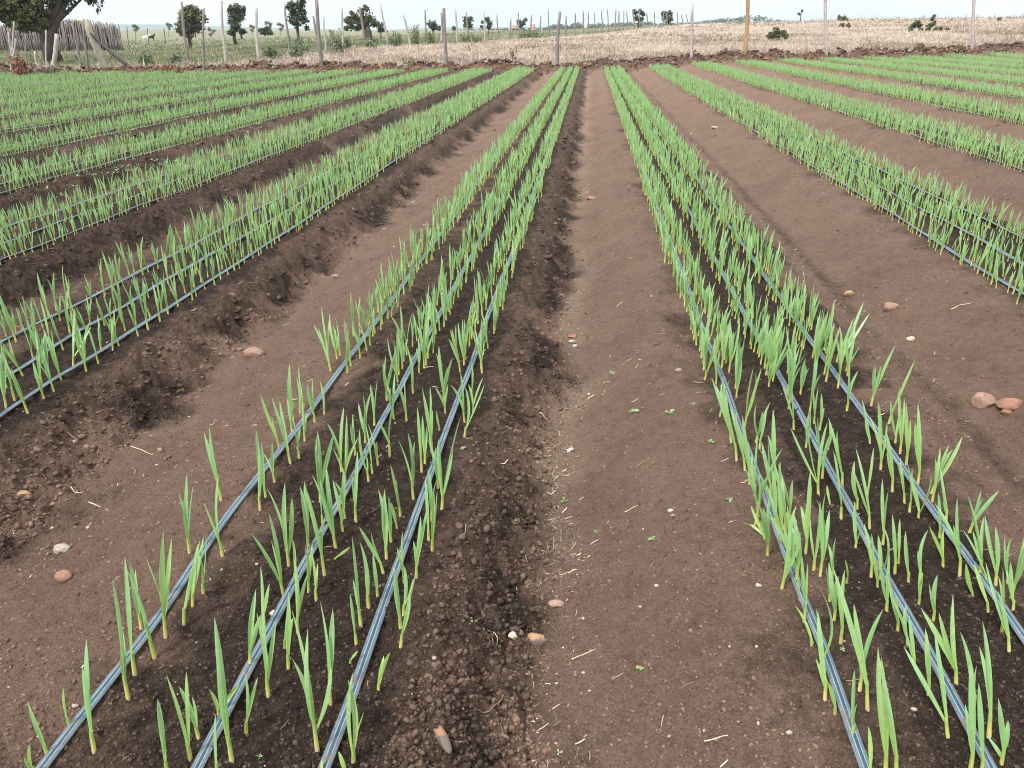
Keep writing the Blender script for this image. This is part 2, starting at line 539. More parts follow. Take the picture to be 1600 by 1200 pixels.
class MB:
    """collects vertices and faces of one mesh"""
    def __init__(s):
        s.V, s.Q, s.T, s.A = [], [], [], {}
        s.n = 0

    def add(s, V, Q=None, T=None, **attrs):
        V = np.asarray(V, float).reshape(-1, 3)
        if Q is not None and len(Q): s.Q.append(np.asarray(Q) + s.n)
        if T is not None and len(T): s.T.append(np.asarray(T) + s.n)
        for k, v in attrs.items():
            s.A.setdefault(k, []).append(np.broadcast_to(np.asarray(v, float), (len(V),)))
        s.V.append(V); s.n += len(V)

    def build(s, name, material, parent=None, loc=(0, 0, 0), smooth=True):
        V = np.concatenate(s.V) - np.array(loc)[None] if parent is None else np.concatenate(s.V)
        F = []
        if s.Q: F.append(np.concatenate(s.Q))
        if s.T: F.append(np.concatenate(s.T))
        me = mesh_np(name, V, F, material, {k: np.concatenate(v) for k, v in s.A.items()}, smooth)
        return link(name, me, parent, loc if parent is None else (0, 0, 0))


def tube(mb, pts, rad, sides=7, cap=True, wob=0.0, **attrs):
    pts = np.asarray(pts, float); n = len(pts)
    rad = np.broadcast_to(np.asarray(rad, float), (n,))
    tan = np.gradient(pts, axis=0); tan /= np.linalg.norm(tan, axis=1)[:, None] + 1e-9
    ref = np.array([1.0, 0, 0]) if abs(tan[0][0]) < 0.8 else np.array([0, 1.0, 0])
    V = []
    for i in range(n):
        a = np.cross(tan[i], ref); a /= np.linalg.norm(a); b = np.cross(tan[i], a)
        th = np.arange(sides) * 2 * math.pi / sides
        rr = rad[i] * (1 + wob * rng.uniform(-1, 1, sides))
        V.append(pts[i] + rr[:, None] * (np.cos(th)[:, None] * a + np.sin(th)[:, None] * b))
    V = np.concatenate(V)
    Q = []
    for i in range(n - 1):
        for k in range(sides):
            k2 = (k + 1) % sides
            Q.append((i * sides + k, i * sides + k2, (i + 1) * sides + k2, (i + 1) * sides + k))
    T = []
    if cap:
        V = np.concatenate([V, pts[:1], pts[-1:]])
        for k in range(sides):
            k2 = (k + 1) % sides
            T.append((n * sides, k2, k)); T.append((n * sides + 1, (n - 1) * sides + k, (n - 1) * sides + k2))
    mb.add(V, Q, T, **attrs)


_t = (1 + 5 ** 0.5) / 2
ICO_V = np.array([(-1, _t, 0), (1, _t, 0), (-1, -_t, 0), (1, -_t, 0), (0, -1, _t), (0, 1, _t), (0, -1, -_t), (0, 1, -_t), (_t, 0, -1), (_t, 0, 1), (-_t, 0, -1), (-_t, 0, 1)]) / math.sqrt(1 + _t * _t)
ICO_F = np.array([(0, 11, 5), (0, 5, 1), (0, 1, 7), (0, 7, 10), (0, 10, 11), (1, 5, 9), (5, 11, 4), (11, 10, 2), (10, 7, 6), (7, 1, 8), (3, 9, 4), (3, 4, 2), (3, 2, 6), (3, 6, 8), (3, 8, 9), (4, 9, 5), (2, 4, 11), (6, 2, 10), (8, 6, 7), (9, 8, 1)])


def ico(sub):
    V, F = [tuple(v) for v in ICO_V], [tuple(f) for f in ICO_F]
    for _ in range(sub):
        mid, F2 = {}, []
        def m(a, b):
            k = (min(a, b), max(a, b))
            if k not in mid:
                p = np.array(V[a]) + np.array(V[b]); V.append(tuple(p / np.linalg.norm(p))); mid[k] = len(V) - 1
            return mid[k]
        for a, b, c in F:
            x, y, z = m(a, b), m(b, c), m(c, a)
            F2 += [(a, x, z), (b, y, x), (c, z, y), (x, y, z)]
        F = F2
    return np.array(V), np.array(F)


ICO1 = ico(1); ICO3 = ico(3)


def scatter_blobs(P, S, flat=0.7, base=None):
    """many small rough lumps at P (n,3) with radii S; returns V, F and a per-lump index per vertex"""
    bv, bf = base if base is not None else (ICO_V, ICO_F)
    n, m = len(P), len(bv)
    r = 1 + 0.48 * rng.uniform(-1, 1, (n, m, 1))
    ax = rng.uniform(0.65, 1.35, (n, 1, 3)) * np.array([1, 1, flat])
    a = rng.uniform(0, 6.283, n); ca, sa = np.cos(a)[:, None], np.sin(a)[:, None]
    L = bv[None] * r * ax * np.asarray(S)[:, None, None]
    X = L[:, :, 0] * ca - L[:, :, 1] * sa; Y = L[:, :, 0] * sa + L[:, :, 1] * ca
    V = np.stack([X, Y, L[:, :, 2]], -1) + P[:, None, :]
    F = bf[None] + (np.arange(n) * m)[:, None, None]
    return V.reshape(-1, 3), F.reshape(-1, 3), np.repeat(np.arange(n), m)


# ------------------------------------------------------------------ ground: one sheet, fine near the camera and coarser with distance
def build_ground():
    ys = []
    py = 1420.0
    while py > 60:
        ys.append(un(VPX, py)[1]); py -= 2.1 if py > 150 else 0.9
    ys = np.array(ys)
    ys = np.concatenate([[-3, -1.5, -0.5, 0.1, 0.35, 0.5], ys[ys > 0.6], np.geomspace(ys[-1] * 1.03, 6200, 70)])
    u = np.concatenate([np.linspace(-1.6, -0.83, 40)[:-1], np.linspace(-0.83, 0.70, 740), np.linspace(0.70, 1.5, 40)[1:]])
    U, Y = np.meshgrid(u, ys)
    X = U * (np.maximum(Y, 0.3) + 0.64)
    z, dry, flank, floor, inf, bk = gh(X, Y, info=True)
    n = fbm(X * 1.1, Y * 1.1, 3)
    e = edge_y(X)
    beyond = sst(-0.15, 0.35, Y - e - 0.5 + 0.7 * n)
    side = fence_side(X, Y) + 1.2 * fbm(X * 0.25, Y * 0.25, 2)
    green = sst(-0.6, 0.6, -side) * (0.15 + 0.85 * sst(1.0, 4.0, Y - e + 2 * n))
    bank = sst(0.12, 0.5, bk * 1.1 + 0.35 * n * (bk > 0.05)) * (1 - beyond)
    lit = floor ** 2 * np.where(np.abs(X + 0.02) < 0.5, 1.0, 0.28) * (0.35 + 0.65 * sst(-0.2, 0.2, fbm(X * 1.7 + 3, Y * 1.7, 2))) * (0.06 + 0.94 * sst(1.7, 2.6, Y)) * inf
    nr, nc = X.shape
    idx = np.arange(nr * nc).reshape(nr, nc)
    Q = np.stack([idx[:-1, :-1], idx[:-1, 1:], idx[1:, 1:], idx[1:, :-1]], -1).reshape(-1, 4)
    V = np.stack([X, Y, z], -1).reshape(-1, 3)
    me = mesh_np('ground', V, [Q], M_SOIL, {'dry': (np.clip(dry * inf + 0.6 * (1 - inf), 0, 1)).ravel(), 'stub': (beyond * (1 - green)).ravel(), 'lit': np.clip(lit, 0, 1).ravel(), 'grs': (beyond * green).ravel(), 'bank': np.maximum(bank, (1 - inf) * (1 - beyond) * 0.8).ravel()})
    tag(link('ground', me), 'furrowed dark brown soil of the garlic field running out to dry stubble and pasture', None, None, 'structure')


# the line of the second fence, which parts green pasture (left) from stubble (right)
FENCE2_PX = [(288, 97, 3, 39), (346, 98, 0, 39.5), (400, 93, 12, 42), (449, 78, 10, 45), (507, 76, 25, 48), (536, 75, 12, 49), (571, 70, 11, 52), (606, 78, 5, 54), (641, 76, 22, 57), (665, 68, 16, 60), (690, 70, 20, 62), (714, 72, 14, 65), (734, 64, 19, 68), (757, 68, 17, 71), (779, 67, 24, 74),
             (797, 64, 30, 77), (812, 62, 20, 79), (828, 60, 23, 82), (843, 57, 24, 85), (858, 57, 15, 88), (884, 57, 25, 92), (898, 55, 20, 94), (911, 54, 17, 97), (920, 54, 19, 99), (931, 53, 20, 102), (941, 51, 14, 104), (951, 50, 14, 107), (961, 49, 16, 110), (967, 48, 17, 112), (974, 48, 17, 115), (981, 47, 17, 118), (991, 46, 14, 121), (999, 46, 17, 124), (1012, 44, 20, 128), (1022, 43, 18, 131), (1035, 42, 19, 135), (1042, 42, 20, 138), (1048, 41, 21, 141), (1058, 40, 18, 145), (1066, 40, 23, 148), (1074, 39, 22, 151)]
_FL = []
for q in FENCE2_PX:
    p = at_dist(q[0], q[1], q[3]); _FL.append((math.atan2(p[0], p[1]), q[3]))
_FA = np.array([a for a, _ in _FL]); _FD = np.array([d for _, d in _FL])


def fence_side(X, Y):
    """positive on the stubble side of the second fence, negative on the pasture side (metres, roughly)"""
    a = np.arctan2(X, np.maximum(Y, 0.1)); D = np.hypot(X, Y)
    d = np.interp(a, _FA, _FD)
    d = np.where(a > _FA[-1], 900, d); d = np.where(a < _FA[0], 36, d)
    return d - D


build_ground()

# ------------------------------------------------------------------ loose soil, grit and straw: nobody could count them
def fan_points(n, y0, y1, pw=1.0):
    """points spread evenly over the picture's share of the ground between the distances y0 and y1"""
    pa, pb = 1e9, 0
    iy = rng.uniform(1 / y1, 1 / y0, n)
    y = 1 / iy
    x = rng.uniform(-0.80, 0.66, n) * (y + 0.64)
    return x, y


def build_clods():
    out = []
    x, y = fan_points(120000, 0.95, 16)
    z, dry, flank, floor, inf, bk = gh(x, y, info=True)
    keep = rng.random(len(x)) < (0.30 + 0.70 * flank + 0.30 * (1 - dry))
    x, y, z, dry, flank = (q[keep] for q in (x, y, z, dry, flank))
    s = (0.0014 + 0.0042 * rng.random(len(x)) ** 4) * (1 + 1.5 * flank * rng.random(len(x))) * (0.75 + 0.25 * y)
    big = rng.random(len(x)) < 0.03 * flank
    s = np.where(big, s * 1.5, s); s = np.minimum(s, 0.0045 + 0.0034 * y)
    V, F, k = scatter_blobs(np.stack([x, y, z - s * 0.05], -1), s)
    me = mesh_np('soil_clods', V, [F], M_CLOD, {'dry': np.clip(dry + rng.uniform(-.15, .15, len(x)), 0, 1)[k], 'rnd': rng.random(len(x))[k], 'bank': np.zeros(len(k))}, smooth=False)
    tag(link('soil_clods', me), 'small loose dark crumbs and clods of soil over beds and furrow flanks', None, None, 'stuff')
    # the dirt bank at the far end of the field
    n = 5200
    x = rng.uniform(-27, 25, n); y = edge_y(x) + rng.normal(-0.35, 0.55, n)
    z = gh(x, y); s = 0.02 + 0.08 * rng.random(n) ** 2.2
    V, F, k = scatter_blobs(np.stack([x, y, z + s * 0.2], -1), s)
    me = mesh_np('bank_clods', V, [F], M_CLOD, {'dry': np.ones(len(k)), 'rnd': rng.random(n)[k], 'bank': np.ones(len(k))}, smooth=False)
    tag(link('bank_clods', me), 'reddish brown clods heaped along the dirt bank behind the beds', None, None, 'stuff')


def build_litter():
    # pale grit
    x, y = fan_points(11000, 0.95, 22)
    z, dry, flank, floor, inf, bk = gh(x, y, info=True)
    keep = rng.random(len(x)) < (0.07 + 0.12 * dry + 0.45 * floor)
    x, y, z = x[keep], y[keep], z[keep]
    s = (0.0010 + 0.0036 * rng.random(len(x)) ** 5) * (0.7 + 0.3 * y)
    V, F, k = scatter_blobs(np.stack([x, y, z + s * 0.35], -1), s)
    me = mesh_np('grit', V, [F], M_CHIP, {'rnd': (rng.random(len(x)) ** 3.5)[k]})
    tag(link('grit', me), 'pale grit and tiny stones strewn over the soil', None, None, 'stuff')
    # straw and dry stalk bits, thickest on the furrow floors
    x, y = fan_points(60000, 0.95, 34)
    z, dry, flank, floor, inf, bk = gh(x, y, info=True)
    cl = sst(-0.15, 0.25, fbm(x * 1.7 + 3, y * 1.7, 2))
    mid = np.exp(-((x + 0.02) / 0.45) ** 2)
    keep = rng.random(len(x)) < (0.022 + 0.05 * dry * cl + (0.08 + 1.3 * mid) * floor ** 2.2 * (0.3 + 0.7 * cl)) * (0.14 + 0.86 * sst(1.7, 2.3, y))
    x, y, z = x[keep], y[keep], z[keep]
    n = len(x)
    ln = (0.005 + 0.036 * rng.random(n) ** 3) * (0.8 + 0.12 * y); w = (0.0005 + 0.0010 * rng.random(n) ** 2) * (0.75 + 0.25 * y)
    a = rng.uniform(0, math.pi, n); bend = rng.normal(0, 0.18, n)
    d = np.stack([np.cos(a), np.sin(a)], -1); p = np.stack([-d[:, 1], d[:, 0]], -1)
    V = np.zeros((n, 6, 3))
    for j, tt in enumerate((-0.5, 0.0, 0.5)):
        cx = x + d[:, 0] * ln * tt + p[:, 0] * bend * ln * (0.25 - tt * tt); cy = y + d[:, 1] * ln * tt + p[:, 1] * bend * ln * (0.25 - tt * tt)
        cz = gh(cx, cy) + 0.002 + 0.001 * y
        ww = w * (1 if j == 1 else 0.6)
        V[:, 2 * j, 0] = cx - p[:, 0] * ww; V[:, 2 * j, 1] = cy - p[:, 1] * ww; V[:, 2 * j, 2] = cz
        V[:, 2 * j + 1, 0] = cx + p[:, 0] * ww; V[:, 2 * j + 1, 1] = cy + p[:, 1] * ww; V[:, 2 * j + 1, 2] = cz + w * 0.8
    q = np.array([(0, 1, 3, 2), (2, 3, 5, 4)])
    F = (q[None] + (np.arange(n) * 6)[:, None, None]).reshape(-1, 4)
    me = mesh_np('straw_litter', V.reshape(-1, 3), [F], M_STRAW, {'rnd': np.repeat(rng.random(n) ** 1.5, 6)})
    tag(link('straw_litter', me), 'dry straw and stalk bits lying along the furrow floors', None, None, 'stuff')


build_clods()
build_litter()


# ------------------------------------------------------------------ drip tapes
def ordinal(k):
    w = ['', 'first', 'second', 'third', 'fourth', 'fifth', 'sixth', 'seventh', 'eighth', 'ninth', 'tenth', 'eleventh', 'twelfth', 'thirteenth', 'fourteenth', 'fifteenth']
    if k < len(w): return w[k]
    return str(k) + ('th' if 10 < k % 100 < 14 else {1: 'st', 2: 'nd', 3: 'rd'}.get(k % 10, 'th'))


def bed_name(c):
    i = BEDS.index(c); i0 = BEDS.index(-0.78)
    k, s = (i0 - i + 1, 'left') if i <= i0 else (i - i0, 'right')
    return k, s


def bed_start(c):
    """nearest distance at which the bed at x = c is inside the picture (with a margin)"""
    return max(0.75, (-c - 0.6) / 0.80 - 0.64 if c < 0 else (c - 0.6) / 0.64 - 0.64)


def bed_end(c):
    return edge_y(c) - 1.7


def build_tapes():
    for c in BEDS:
        k, s = bed_name(c)
        for j, tx in enumerate(TAPES[c]):
            y0, y1 = bed_start(c) - 0.3, bed_end(c) + 0.1
            ys = [max(0.4, y0)]
            while ys[-1] < y1: ys.append(ys[-1] + 0.04 + 0.012 * ys[-1])
            ys = np.array(ys)
            xs = tx + 0.006 * vnoise(ys * 0 + tx * 7.7, ys * 1.3) + 0.010 * vnoise(ys * 0 + tx * 3.1, ys * 0.35)
            zg = cross_z(np.full(len(ys), tx)) + 0.004
            zt = gh(np.concatenate([xs - 0.012, xs, xs + 0.012]), np.tile(ys, 3)).reshape(3, -1).max(0)
            zt = np.maximum.reduce([np.pad(zt, 2, mode='edge')[q:q + len(zt)] for q in range(5)])
            zt = np.convolve(np.pad(zt, 2, mode='edge'), np.ones(5) / 5, 'valid')
            ns = 14
            th = np.arange(ns) * 2 * math.pi / ns
            puff = 1 + 0.25 * vnoise(ys * 0 + tx, ys * 6)
            cx = np.cos(th); cz = np.sign(np.sin(th)) * np.abs(np.sin(th)) ** 0.8
            roll = 0.5 * vnoise(ys * 0 + tx * 2, ys * 0.8)
            V = np.zeros((len(ys), ns, 3))
            lx = cx[None] * 0.0132; lz = cz[None] * 0.0034 * puff[:, None]
            V[:, :, 0] = xs[:, None] + lx * np.cos(roll)[:, None] - lz * np.sin(roll)[:, None]
            V[:, :, 1] = ys[:, None]
            V[:, :, 2] = zt[:, None] + 0.0022 + lx * np.sin(roll)[:, None] + lz * np.cos(roll)[:, None]
            idx = np.arange(len(ys) * ns).reshape(len(ys), ns)
            nx = np.roll(idx, -1, 1)
            Q = np.stack([idx[:-1], nx[:-1], nx[1:], idx[1:]], -1).reshape(-1, 4)
            o0 = np.array([tx, ys[0], 0])
            me = mesh_np('drip_tape', V.reshape(-1, 3) - o0, [Q], M_TAPE, {'across': np.tile(cx, len(ys))})
            pos = ('left', 'middle', 'right')[j]
            tag(link('drip_tape', me, None, o0), f'flat grey blue-striped drip tape, {pos} of three on {ordinal(k)} bed {s} of the central furrow', 'drip tape', 'drip tapes laid along the beds')


build_tapes()

# ------------------------------------------------------------------ garlic plants
def leaf_geo(p0, p1, up, w, seg=8, fold=0.3, r0=0.2, r1=1.0, curl=0.0):
    """a blade from p0 to p1: gutter-shaped ribbon, widest near its middle; returns V, Q, ramp"""
    p0, p1 = np.asarray(p0, float), np.asarray(p1, float)
    d = p1 - p0; ln = np.linalg.norm(d)
    ctrl = p0 + np.asarray(up) * ln * 0.36 + d * np.array([0.28, 0.28, 0.14])
    ctrl = ctrl + rng.normal(0, 0.028 if rng.random() < .8 else 0.08, 3) * ln * np.array([1, 1, 0])
    t = np.linspace(0, 1, seg + 1)[:, None]
    P = (1 - t) ** 2 * p0 + 2 * t * (1 - t) * ctrl + t * t * p1
    tan = np.gradient(P, axis=0); tan /= np.linalg.norm(tan, axis=1)[:, None]
    a = curl
    side0 = np.array([math.cos(a), math.sin(a), 0.0])
    side = side0 - tan * (tan @ side0)[:, None]; side /= np.linalg.norm(side, axis=1)[:, None]
    nrm = np.cross(side, tan)
    tw = rng.normal(0, 0.35) * t
    side, nrm = side * np.cos(tw) + nrm * np.sin(tw), nrm * np.cos(tw) - side * np.sin(tw)
    tt = t[:, 0]
    prof = np.interp(tt, [0, .12, .35, .55, .8, .93, 1], [.48, .62, .95, 1, .72, .36, .03]) * w * 0.5
    V = np.stack([P - side * prof[:, None] + nrm * (fold * prof)[:, None], P, P + side * prof[:, None] + nrm * (fold * prof)[:, None]], 1).reshape(-1, 3)
    Q = []
    for i in range(seg):
        b = i * 3
        Q += [(b, b + 1, b + 4, b + 3), (b + 1, b + 2, b + 5, b + 4)]
    return V, np.array(Q), np.repeat(r0 + (r1 - r0) * tt, 3)


def sheath_geo(p0, p1, r, sides=7, seg=3, r_lo=0.0, r_hi=0.22):
    t = np.linspace(0, 1, seg + 1)
    th = np.arange(sides) * 2 * math.pi / sides
    V = []
    for q in t:
        c = p0 + (p1 - p0) * q
        rr = r * (1.12 - 0.25 * q if q > 0.05 else 1.2)
        V.append(np.stack([c[0] + rr * np.cos(th), c[1] + rr * np.sin(th), np.full(sides, c[2])], -1))
    V = np.concatenate(V); Q = []
    for i in range(seg):
        for k in range(sides):
            k2 = (k + 1) % sides
            Q.append((i * sides + k, i * sides + k2, (i + 1) * sides + k2, (i + 1) * sides + k))
    return V, np.array(Q), np.repeat(r_lo + (r_hi - r_lo) * t, sides)


def random_tips(h, nl):
    a0 = rng.uniform(0, 6.283); tips = []
    lean = rng.normal(0, 0.05, 2) * h * (3 if rng.random() < .12 else 1)
    for j in range(nl):
        hh = h * (1 if j == 0 else rng.uniform(0.62, 0.97))
        sp = (0.03 + 0.20 * rng.random() ** 1.6) * hh
        a = a0 + j * (math.pi + rng.normal(0, 0.4))
        tips.append(np.array([math.cos(a) * sp + lean[0], math.sin(a) * sp * 0.8 + lean[1], hh]))
    return tips


def plant_geo(tips, seg=8, wscale=1.0):
    """parts of one plant with its foot at the origin: [(kind, V, Q, ramp), ...]"""
    tips = [np.asarray(t, float) for t in tips]
    H = max(t[2] for t in tips)
    m = sum(tips) / len(tips)
    sh = np.array([m[0] * 0.16, m[1] * 0.16, H * rng.uniform(0.17, 0.24)])
    up = sh / np.linalg.norm(sh)
    r = 0.0034 + 0.0052 * min(H, 0.3) * rng.uniform(0.6, 1.1)
    parts = [('stem', *sheath_geo(np.array([0, 0, -0.012]), sh, r))]
    for t in tips:
        w = (0.0078 + 0.0185 * min(t[2], 0.33)) * rng.uniform(0.75, 1.12) * wscale
        q = 0.75 if t[2] > 0.1 else 0.4
        parts.append(('leaf', *leaf_geo(sh * q, t, up, w, seg, rng.uniform(0.35, 0.95), 0.16, rng.uniform(0.9, 1.0), rng.normal(0, 0.6) + (math.pi if rng.random() < .5 else 0))))
    return parts


# nearest plants, measured on the photograph: foot, then the tip of each leaf (photo pixels)
PLANTS = '''75 1182 44 1096|108 1136 100 1075|147 1176 135 999 129 1042|200 1093 175 904 192 985|210 1055 195 868|243 1031 198 890 222 960|220 979 203 880 212 890|258 995 255 828 268 842
254 941 228 870 250 872|286 976 312 845 304 876|300 948 318 838 309 850|317 927 322 832 308 855|390 1039 400 920 408 960|362 1192 335 964 341 998|297 1185 260 1054 291 1050|310 1151 279 1072 300 1088|262 1212 246 1092 256 1137
340 1115 327 1077 375 1068|384 1147 382 1050 403 1058|340 1214 337 1116|54 1210 47 1162 38 1182|419 1090 431 967 401 958 408 905|409 987 407 885 421 912|450 1044 451 925 458 965|444 1012 449 945|465 992 460 872 480 898
494 937 486 860 496 880|444 931 420 802 394 835 424 845|496 1175 456 954 457 1030 481 982 517 1040|516 1100 500 938 520 951|557 1006 547 927|564 979 552 905 550 838|576 949 562 846 572 880|590 931 583 862|626 980 617 885
625 1012 640 925 652 890|630 959 632 885 645 905|590 1079 610 1019 600 1024|546 1035 560 1017|552 1192 552 1050 544 1062 569 1112|541 1212 529 1174|503 1215 503 1187
415 777 400 672 408 690|406 797 404 700|429 752 411 708 425 690|437 701 407 615 424 650|454 724 425 622 437 627|456 675 449 622 460 628|467 712 457 647 470 667|476 690 480 645 472 625|469 646 463 588 473 600|492 660 480 600 488 590|507 647 500 595
534 739 511 661 537 636|539 757 542 648 560 683 520 700|571 692 560 630 567 616 580 612|585 665 578 600 590 592|576 752 562 670 569 700|582 740 571 662|591 727 575 662 588 690|609 710 592 660 620 612|636 660 620 598 632 590|659 735 652 636 655 682|664 725 660 650 667 665|675 705 660 604 676 640
646 780 622 687 637 676 648 690|626 806 610 726 620 750|621 827 611 785|611 847 601 764 607 775|604 871 591 765 600 770|599 892 561 823 580 832|556 815 559 705 550 738|536 830 520 750 528 790|525 856 510 730 487 740 500 747|504 820 501 748|482 856 469 760 476 752
507 897 475 755 485 797 509 805|520 875 547 854|461 907 457 842|482 925 477 855 488 850|690 795 685 686 720 650 708 690|675 860 677 762 683 767|670 845 665 747|650 902 646 845 667 795 657 807|632 912 629 830 620 855|696 645 680 605 700 600|687 672 682 642|725 682 727 605 757 600|739 646 732 600 755 590
1271 1012 1242 946|1284 1047 1275 950 1281 920|1290 1091 1275 1030 1278 955|1306 1115 1294 1065|1331 1154 1335 1047 1339 1100|1257 972 1253 868 1262 880|1250 939 1245 880|1304 970 1295 878 1310 900|1297 939 1291 886|1314 1006 1310 918 1320 890
1357 1109 1301 885 1335 945|1344 1076 1334 945 1380 952|1385 1212 1372 1010 1377 1026|1402 1214 1372 1020 1378 1085|1360 1209 1357 1135|1386 954 1377 885 1390 865|1372 917 1365 868|1404 985 1388 900 1400 930|1420 1010 1416 945 1390 930|1429 1040 1421 962 1416 985|1436 945 1438 885 1442 900|1452 1082 1446 982 1452 1010
1484 1154 1412 1010 1460 985|1496 1072 1439 950 1489 929 1467 957|1459 970 1452 912 1465 898|1517 1209 1516 1035 1508 1100|1521 1114 1500 987 1526 1040|1535 1212 1529 1067|1547 1150 1535 970 1530 1010|1565 1197 1560 1091 1575 1126 1543 1150|1579 1015 1540 878 1560 925|1566 990 1567 885 1560 900|1546 954 1522 880|1584 955 1579 878 1572 890|1521 934 1509 880
1211 752 1200 680 1208 640|1221 787 1205 715 1219 720|1235 807 1215 723 1238 750|1236 887 1200 800 1245 812 1230 790|1259 865 1251 790 1266 735 1269 760|1272 891 1266 810 1281 782|1282 900 1280 790 1296 797|1280 775 1235 668 1261 652 1293 660|1241 672 1237 603 1222 602|1272 662 1270 605 1279 605|1281 672 1283 614 1288 637|1294 705 1295 655
1317 762 1294 652 1308 672|1310 740 1304 709|1297 789 1292 758|1315 811 1302 705 1308 750|1360 825 1337 700 1334 735|1340 795 1335 720|1355 775 1365 700|1377 732 1360 653 1372 628 1386 660|1360 695 1347 625 1352 650|1399 694 1392 625 1408 640|1407 707 1405 610 1413 622|1417 722 1416 630 1422 655
1435 755 1434 630 1441 680 1430 660|1395 766 1384 672 1386 700|1414 785 1400 718 1407 715|1422 801 1414 712 1425 730|1435 812 1422 738 1455 743|1457 784 1469 699 1461 716|1479 814 1469 730 1475 770|1469 839 1466 770|1501 897 1461 787 1496 778 1490 820|1380 851 1379 748 1388 766|1399 897 1394 803|1404 882 1406 810
1362 900 1350 818 1361 833|1375 907 1380 822 1372 836|1337 857 1336 783 1348 812|1420 912 1415 830|1439 912 1434 860 1450 828|1475 882 1452 823 1474 825|1532 900 1512 774 1538 806 1520 830|1557 912 1539 806 1555 823|1575 912 1570 838 1580 840|1545 915 1505 828|1324 910 1320 874|1300 907 1306 840 1294 850
1196 842 1162 820 1173 790 1189 812|1185 807 1165 732 1175 705|1187 701 1182 632 1198 638|1152 720 1125 600 1112 590 1135 615|1172 757 1151 660 1160 650|1165 735 1150 640 1140 632|1180 775 1170 690 1184 680|1143 690 1118 600 1130 590|1222 850 1200 765 1215 755|1228 830 1210 735 1222 745|1205 775 1190 690 1200 684|1213 825 1186 740 1205 725
1246 912 1222 815 1240 800|1241 870 1228 800 1244 790|1288 860 1275 780 1290 770|1254 900 1236 820 1250 830'''


def parse_plants():
    out = []
    for q in PLANTS.replace('\n', '|').split('|'):
        v = [float(s) for s in q.split()]
        f = un(v[0], v[1], 0.0)
        fz = g1(f[0], f[1])
        f = un(v[0], v[1], fz)
        D = math.hypot(f[0], f[1])
        tips = []
        for i in range(2, len(v), 2):
            p = at_dist(v[i], v[i + 1], D + rng.uniform(-0.03, 0.04))
            t = p - f
            t[2] = max(t[2], 0.02)
            tips.append(t)
        out.append((f, tips))
    return out


def row_plants():
    """feet of the plants of every row, as (x, y, bed, tape, side)"""
    out = []
    for c in BEDS:
        near = {-0.78: 1.75, 0.885: 1.75}.get(c, bed_start(c)); seam = {-0.78: 3.05, 0.885: 2.95}.get(c, 0)
        for j, tx in enumerate(TAPES[c]):
            for s in (-1, 1):
                y = near + rng.uniform(0, 0.05)
                y1 = bed_end(c)
                sp = {-0.78: 0.070, 0.885: 0.062, -2.53: 0.074}.get(c, 0.058 if c > 0 else 0.064)
                if c == -2.53: near = 2.0
                while y < y1:
                    gap = vnoise(np.array([tx * 9.7 + s]), np.array([y * 1.9]))[0]
                    if rng.random() > 0.08 and gap > -0.42:
                        out.append((tx + s * 0.046 + rng.normal(0, 0.011), y, c, j, s))
                    y += sp * (3.4 if y < seam else 1) * rng.uniform(0.6, 1.4) * (1.35 if c == -2.53 and y < 5 else 1)
    return out


WORDN = {1: 'one-leaved', 2: 'two-leaved', 3: 'three-leaved', 4: 'four-leaved', 5: 'five-leaved'}


